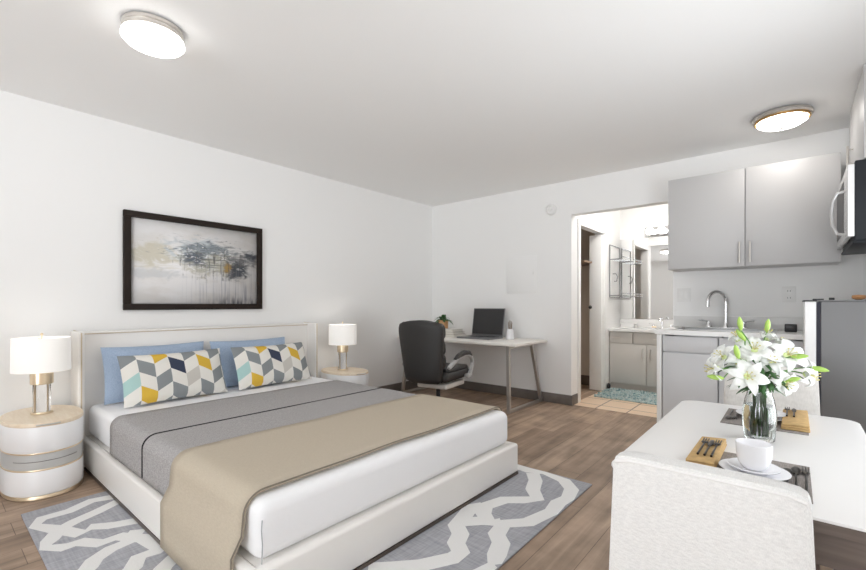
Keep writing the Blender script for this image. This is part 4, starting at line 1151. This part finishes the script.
buds = {0: [((3.683, -2.899, .945), (-.2, -.2, 1))], 1: [((3.684, -2.807, 1.030), (-.1, 0, 1))], 2: [((3.631, -2.935, .865), (-1, -.2, .1))], 3: [((3.832, -2.765, .931), (1, -.3, .15))],
        4: [((3.815, -2.815, .862), (.7, -.3, .3))], 6: [((3.752, -2.72, 1.022), (.1, 0, 1))], 7: [((3.686, -2.80, .992), (-.5, -.2, .8))], 8: [((3.880, -2.735, .892), (1, -.2, -.15))]}
G = 'white lilies in the glass vase'
for i, (c, d, R, roll, lb, op) in enumerate(lil):
    c = Vector(c); d = Vector(d).normalized()
    an = 2*PI*i/len(lil)
    t = thing('lily', lb, 'lily', (VX, VY, vz + .02), G)
    foot = Vector((VX + .016*math.cos(an), VY + .016*math.sin(an), vz + .018)); neck = Vector((VX + .016*math.cos(an + .6), VY + .016*math.sin(an + .6), vz + .175))
    back = c - d*.045
    mid = neck.lerp(back, .5) + Vector((0, 0, .02))
    obj('stem', MB().tube([foot, foot.lerp(neck, .5), neck, mid, back, c - d*.016], .0024, 7), M['stem'], t)
    fm = MB(); petals(fm, c, d, R, 6, i, op, roll)
    fl = obj('flower_head', fm, M['petal'], t, solid=.0012, sharp=80)
    dd_, a_, b_ = frame_of(d)
    obj('throat', MB().ball(c - d*(R*.22), R*.17, 12), M['throat'], fl)
    sm = MB()
    for k in range(6):
        aa = 2*PI*k/6; rd = a_*math.cos(aa) + b_*math.sin(aa)
        tip = c + d*(R*.32) + rd*(R*.20)
        sm.tube([c - d*(R*.12), c + d*(R*.12) + rd*(R*.06), tip], .0009, 5)
        sm.ball(tip, .0030, 6, (1, 1, .7))
    obj('stamens', sm, M['anther'], fl)
    for bc, bd in buds.get(i, []):
        bc = Vector(bc); bd = Vector(bd).normalized()
        obj('bud', MB().tube([bc - bd*.022, bc - bd*.014, bc, bc + bd*.014, bc + bd*.024], [.002, .0065, .0085, .0065, .0012], 10), M['lleaf'], t)
        obj('bud_stalk', MB().tube([mid, (mid + bc)/2 + Vector((0, 0, .008)), bc - bd*.02], .0018, 6), M['stem'], t)
    lf_ = MB(); rnd = random.Random(40 + i)
    for k in range(6):
        base = neck.lerp(back, -.05 + .17*k); aa = rnd.random()*6.28; dr_ = Vector((math.cos(aa), math.sin(aa) - .5, .25*rnd.random() - .05)).normalized(); sd2 = dr_.cross(Vector((0, 0, 1))).normalized(); ll = .055 + .02*rnd.random()
        lf_.grid(lambda u, v: base + dr_*(ll*v) + Vector((0, 0, .012*v - .035*v*v)) + sd2*((u - .5)*.017*math.sin(PI*(.05 + .93*v))), 2, 6)
    obj('leaves', lf_, M['leaf'], t, solid=.0008)

# ------------------------------------------------------------------ camera
cam = bpy.data.cameras.new('camera'); co = bpy.data.objects.new('camera', cam); COL.objects.link(co)
cam.sensor_fit = 'HORIZONTAL'; cam.sensor_width = 36; cam.lens = 36*431/866
cam.shift_y = 19.5/866; cam.clip_start = .02
co.location = (3.82, -4.545, 1.094); co.rotation_euler = (PI/2, 0, math.atan2(.6421, .7666))
scene.camera = co

# ------------------------------------------------------------------ light
SKY_LOW, SKY_HIGH = 5.9, 2.6
wd = bpy.data.worlds.new('sky'); scene.world = wd; wd.use_nodes = True
wn = wd.node_tree; bg = wn.nodes['Background']
# overcast sky above, brighter glow added below the horizon to light the ceiling
wt = wn.nodes.new('ShaderNodeTexCoord'); wsx = wn.nodes.new('ShaderNodeSeparateXYZ'); wn.links.new(wt.outputs['Generated'], wsx.inputs[0])
wr = wn.nodes.new('ShaderNodeMapRange'); wr.inputs['From Min'].default_value = -.06; wr.inputs['From Max'].default_value = .06
wr.inputs['To Min'].default_value = SKY_LOW; wr.inputs['To Max'].default_value = SKY_HIGH
wn.links.new(wsx.outputs['Z'], wr.inputs['Value']); wn.links.new(wr.outputs['Result'], bg.inputs['Strength'])
bg.inputs['Color'].default_value = (.93, .965, 1.0, 1)
pl = bpy.data.lights.new('window_portal', 'AREA'); pl.shape = 'RECTANGLE'; pl.size = 4.2 - WX0; pl.size_y = 2.36; pl.cycles.is_portal = True
po = bpy.data.objects.new('window_portal', pl); COL.objects.link(po); po.location = ((4.2 + WX0)/2, YF - .05, 1.18); po.rotation_euler = (PI/2, 0, 0)
p2 = bpy.data.lights.new('side_portal', 'AREA'); p2.shape = 'RECTANGLE'; p2.size = WZ1 - WZ0; p2.size_y = WY1 - WY0; p2.cycles.is_portal = True
q2 = bpy.data.objects.new('side_portal', p2); COL.objects.link(q2); q2.location = (XR + .06, (WY0 + WY1)/2, (WZ0 + WZ1)/2); q2.rotation_euler = (0, PI/2, 0)
def point(name, loc, e, r=.05, col=(1, .95, .88)):
    l = bpy.data.lights.new(name, 'POINT'); l.energy = e; l.shadow_soft_size = r; l.color = col
    o = bpy.data.objects.new(name, l); COL.objects.link(o); o.location = loc; return o
point('lamp_bulb', (LX, LY, .80), .3, .03); point('lamp_bulb', (LX, -1.765, .80), .45, .03)

vs = scene.view_settings
vs.view_transform = 'Standard'; vs.look = 'None'; vs.gamma = 1; vs.exposure = 0.44; vs.use_curve_mapping = False
cy = scene.cycles
cy.max_bounces = 16; cy.diffuse_bounces = 12; cy.glossy_bounces = 4; cy.transmission_bounces = 10; cy.transparent_max_bounces = 8
cy.caustics_reflective = False; cy.caustics_refractive = False
cy.sample_clamp_indirect = 4
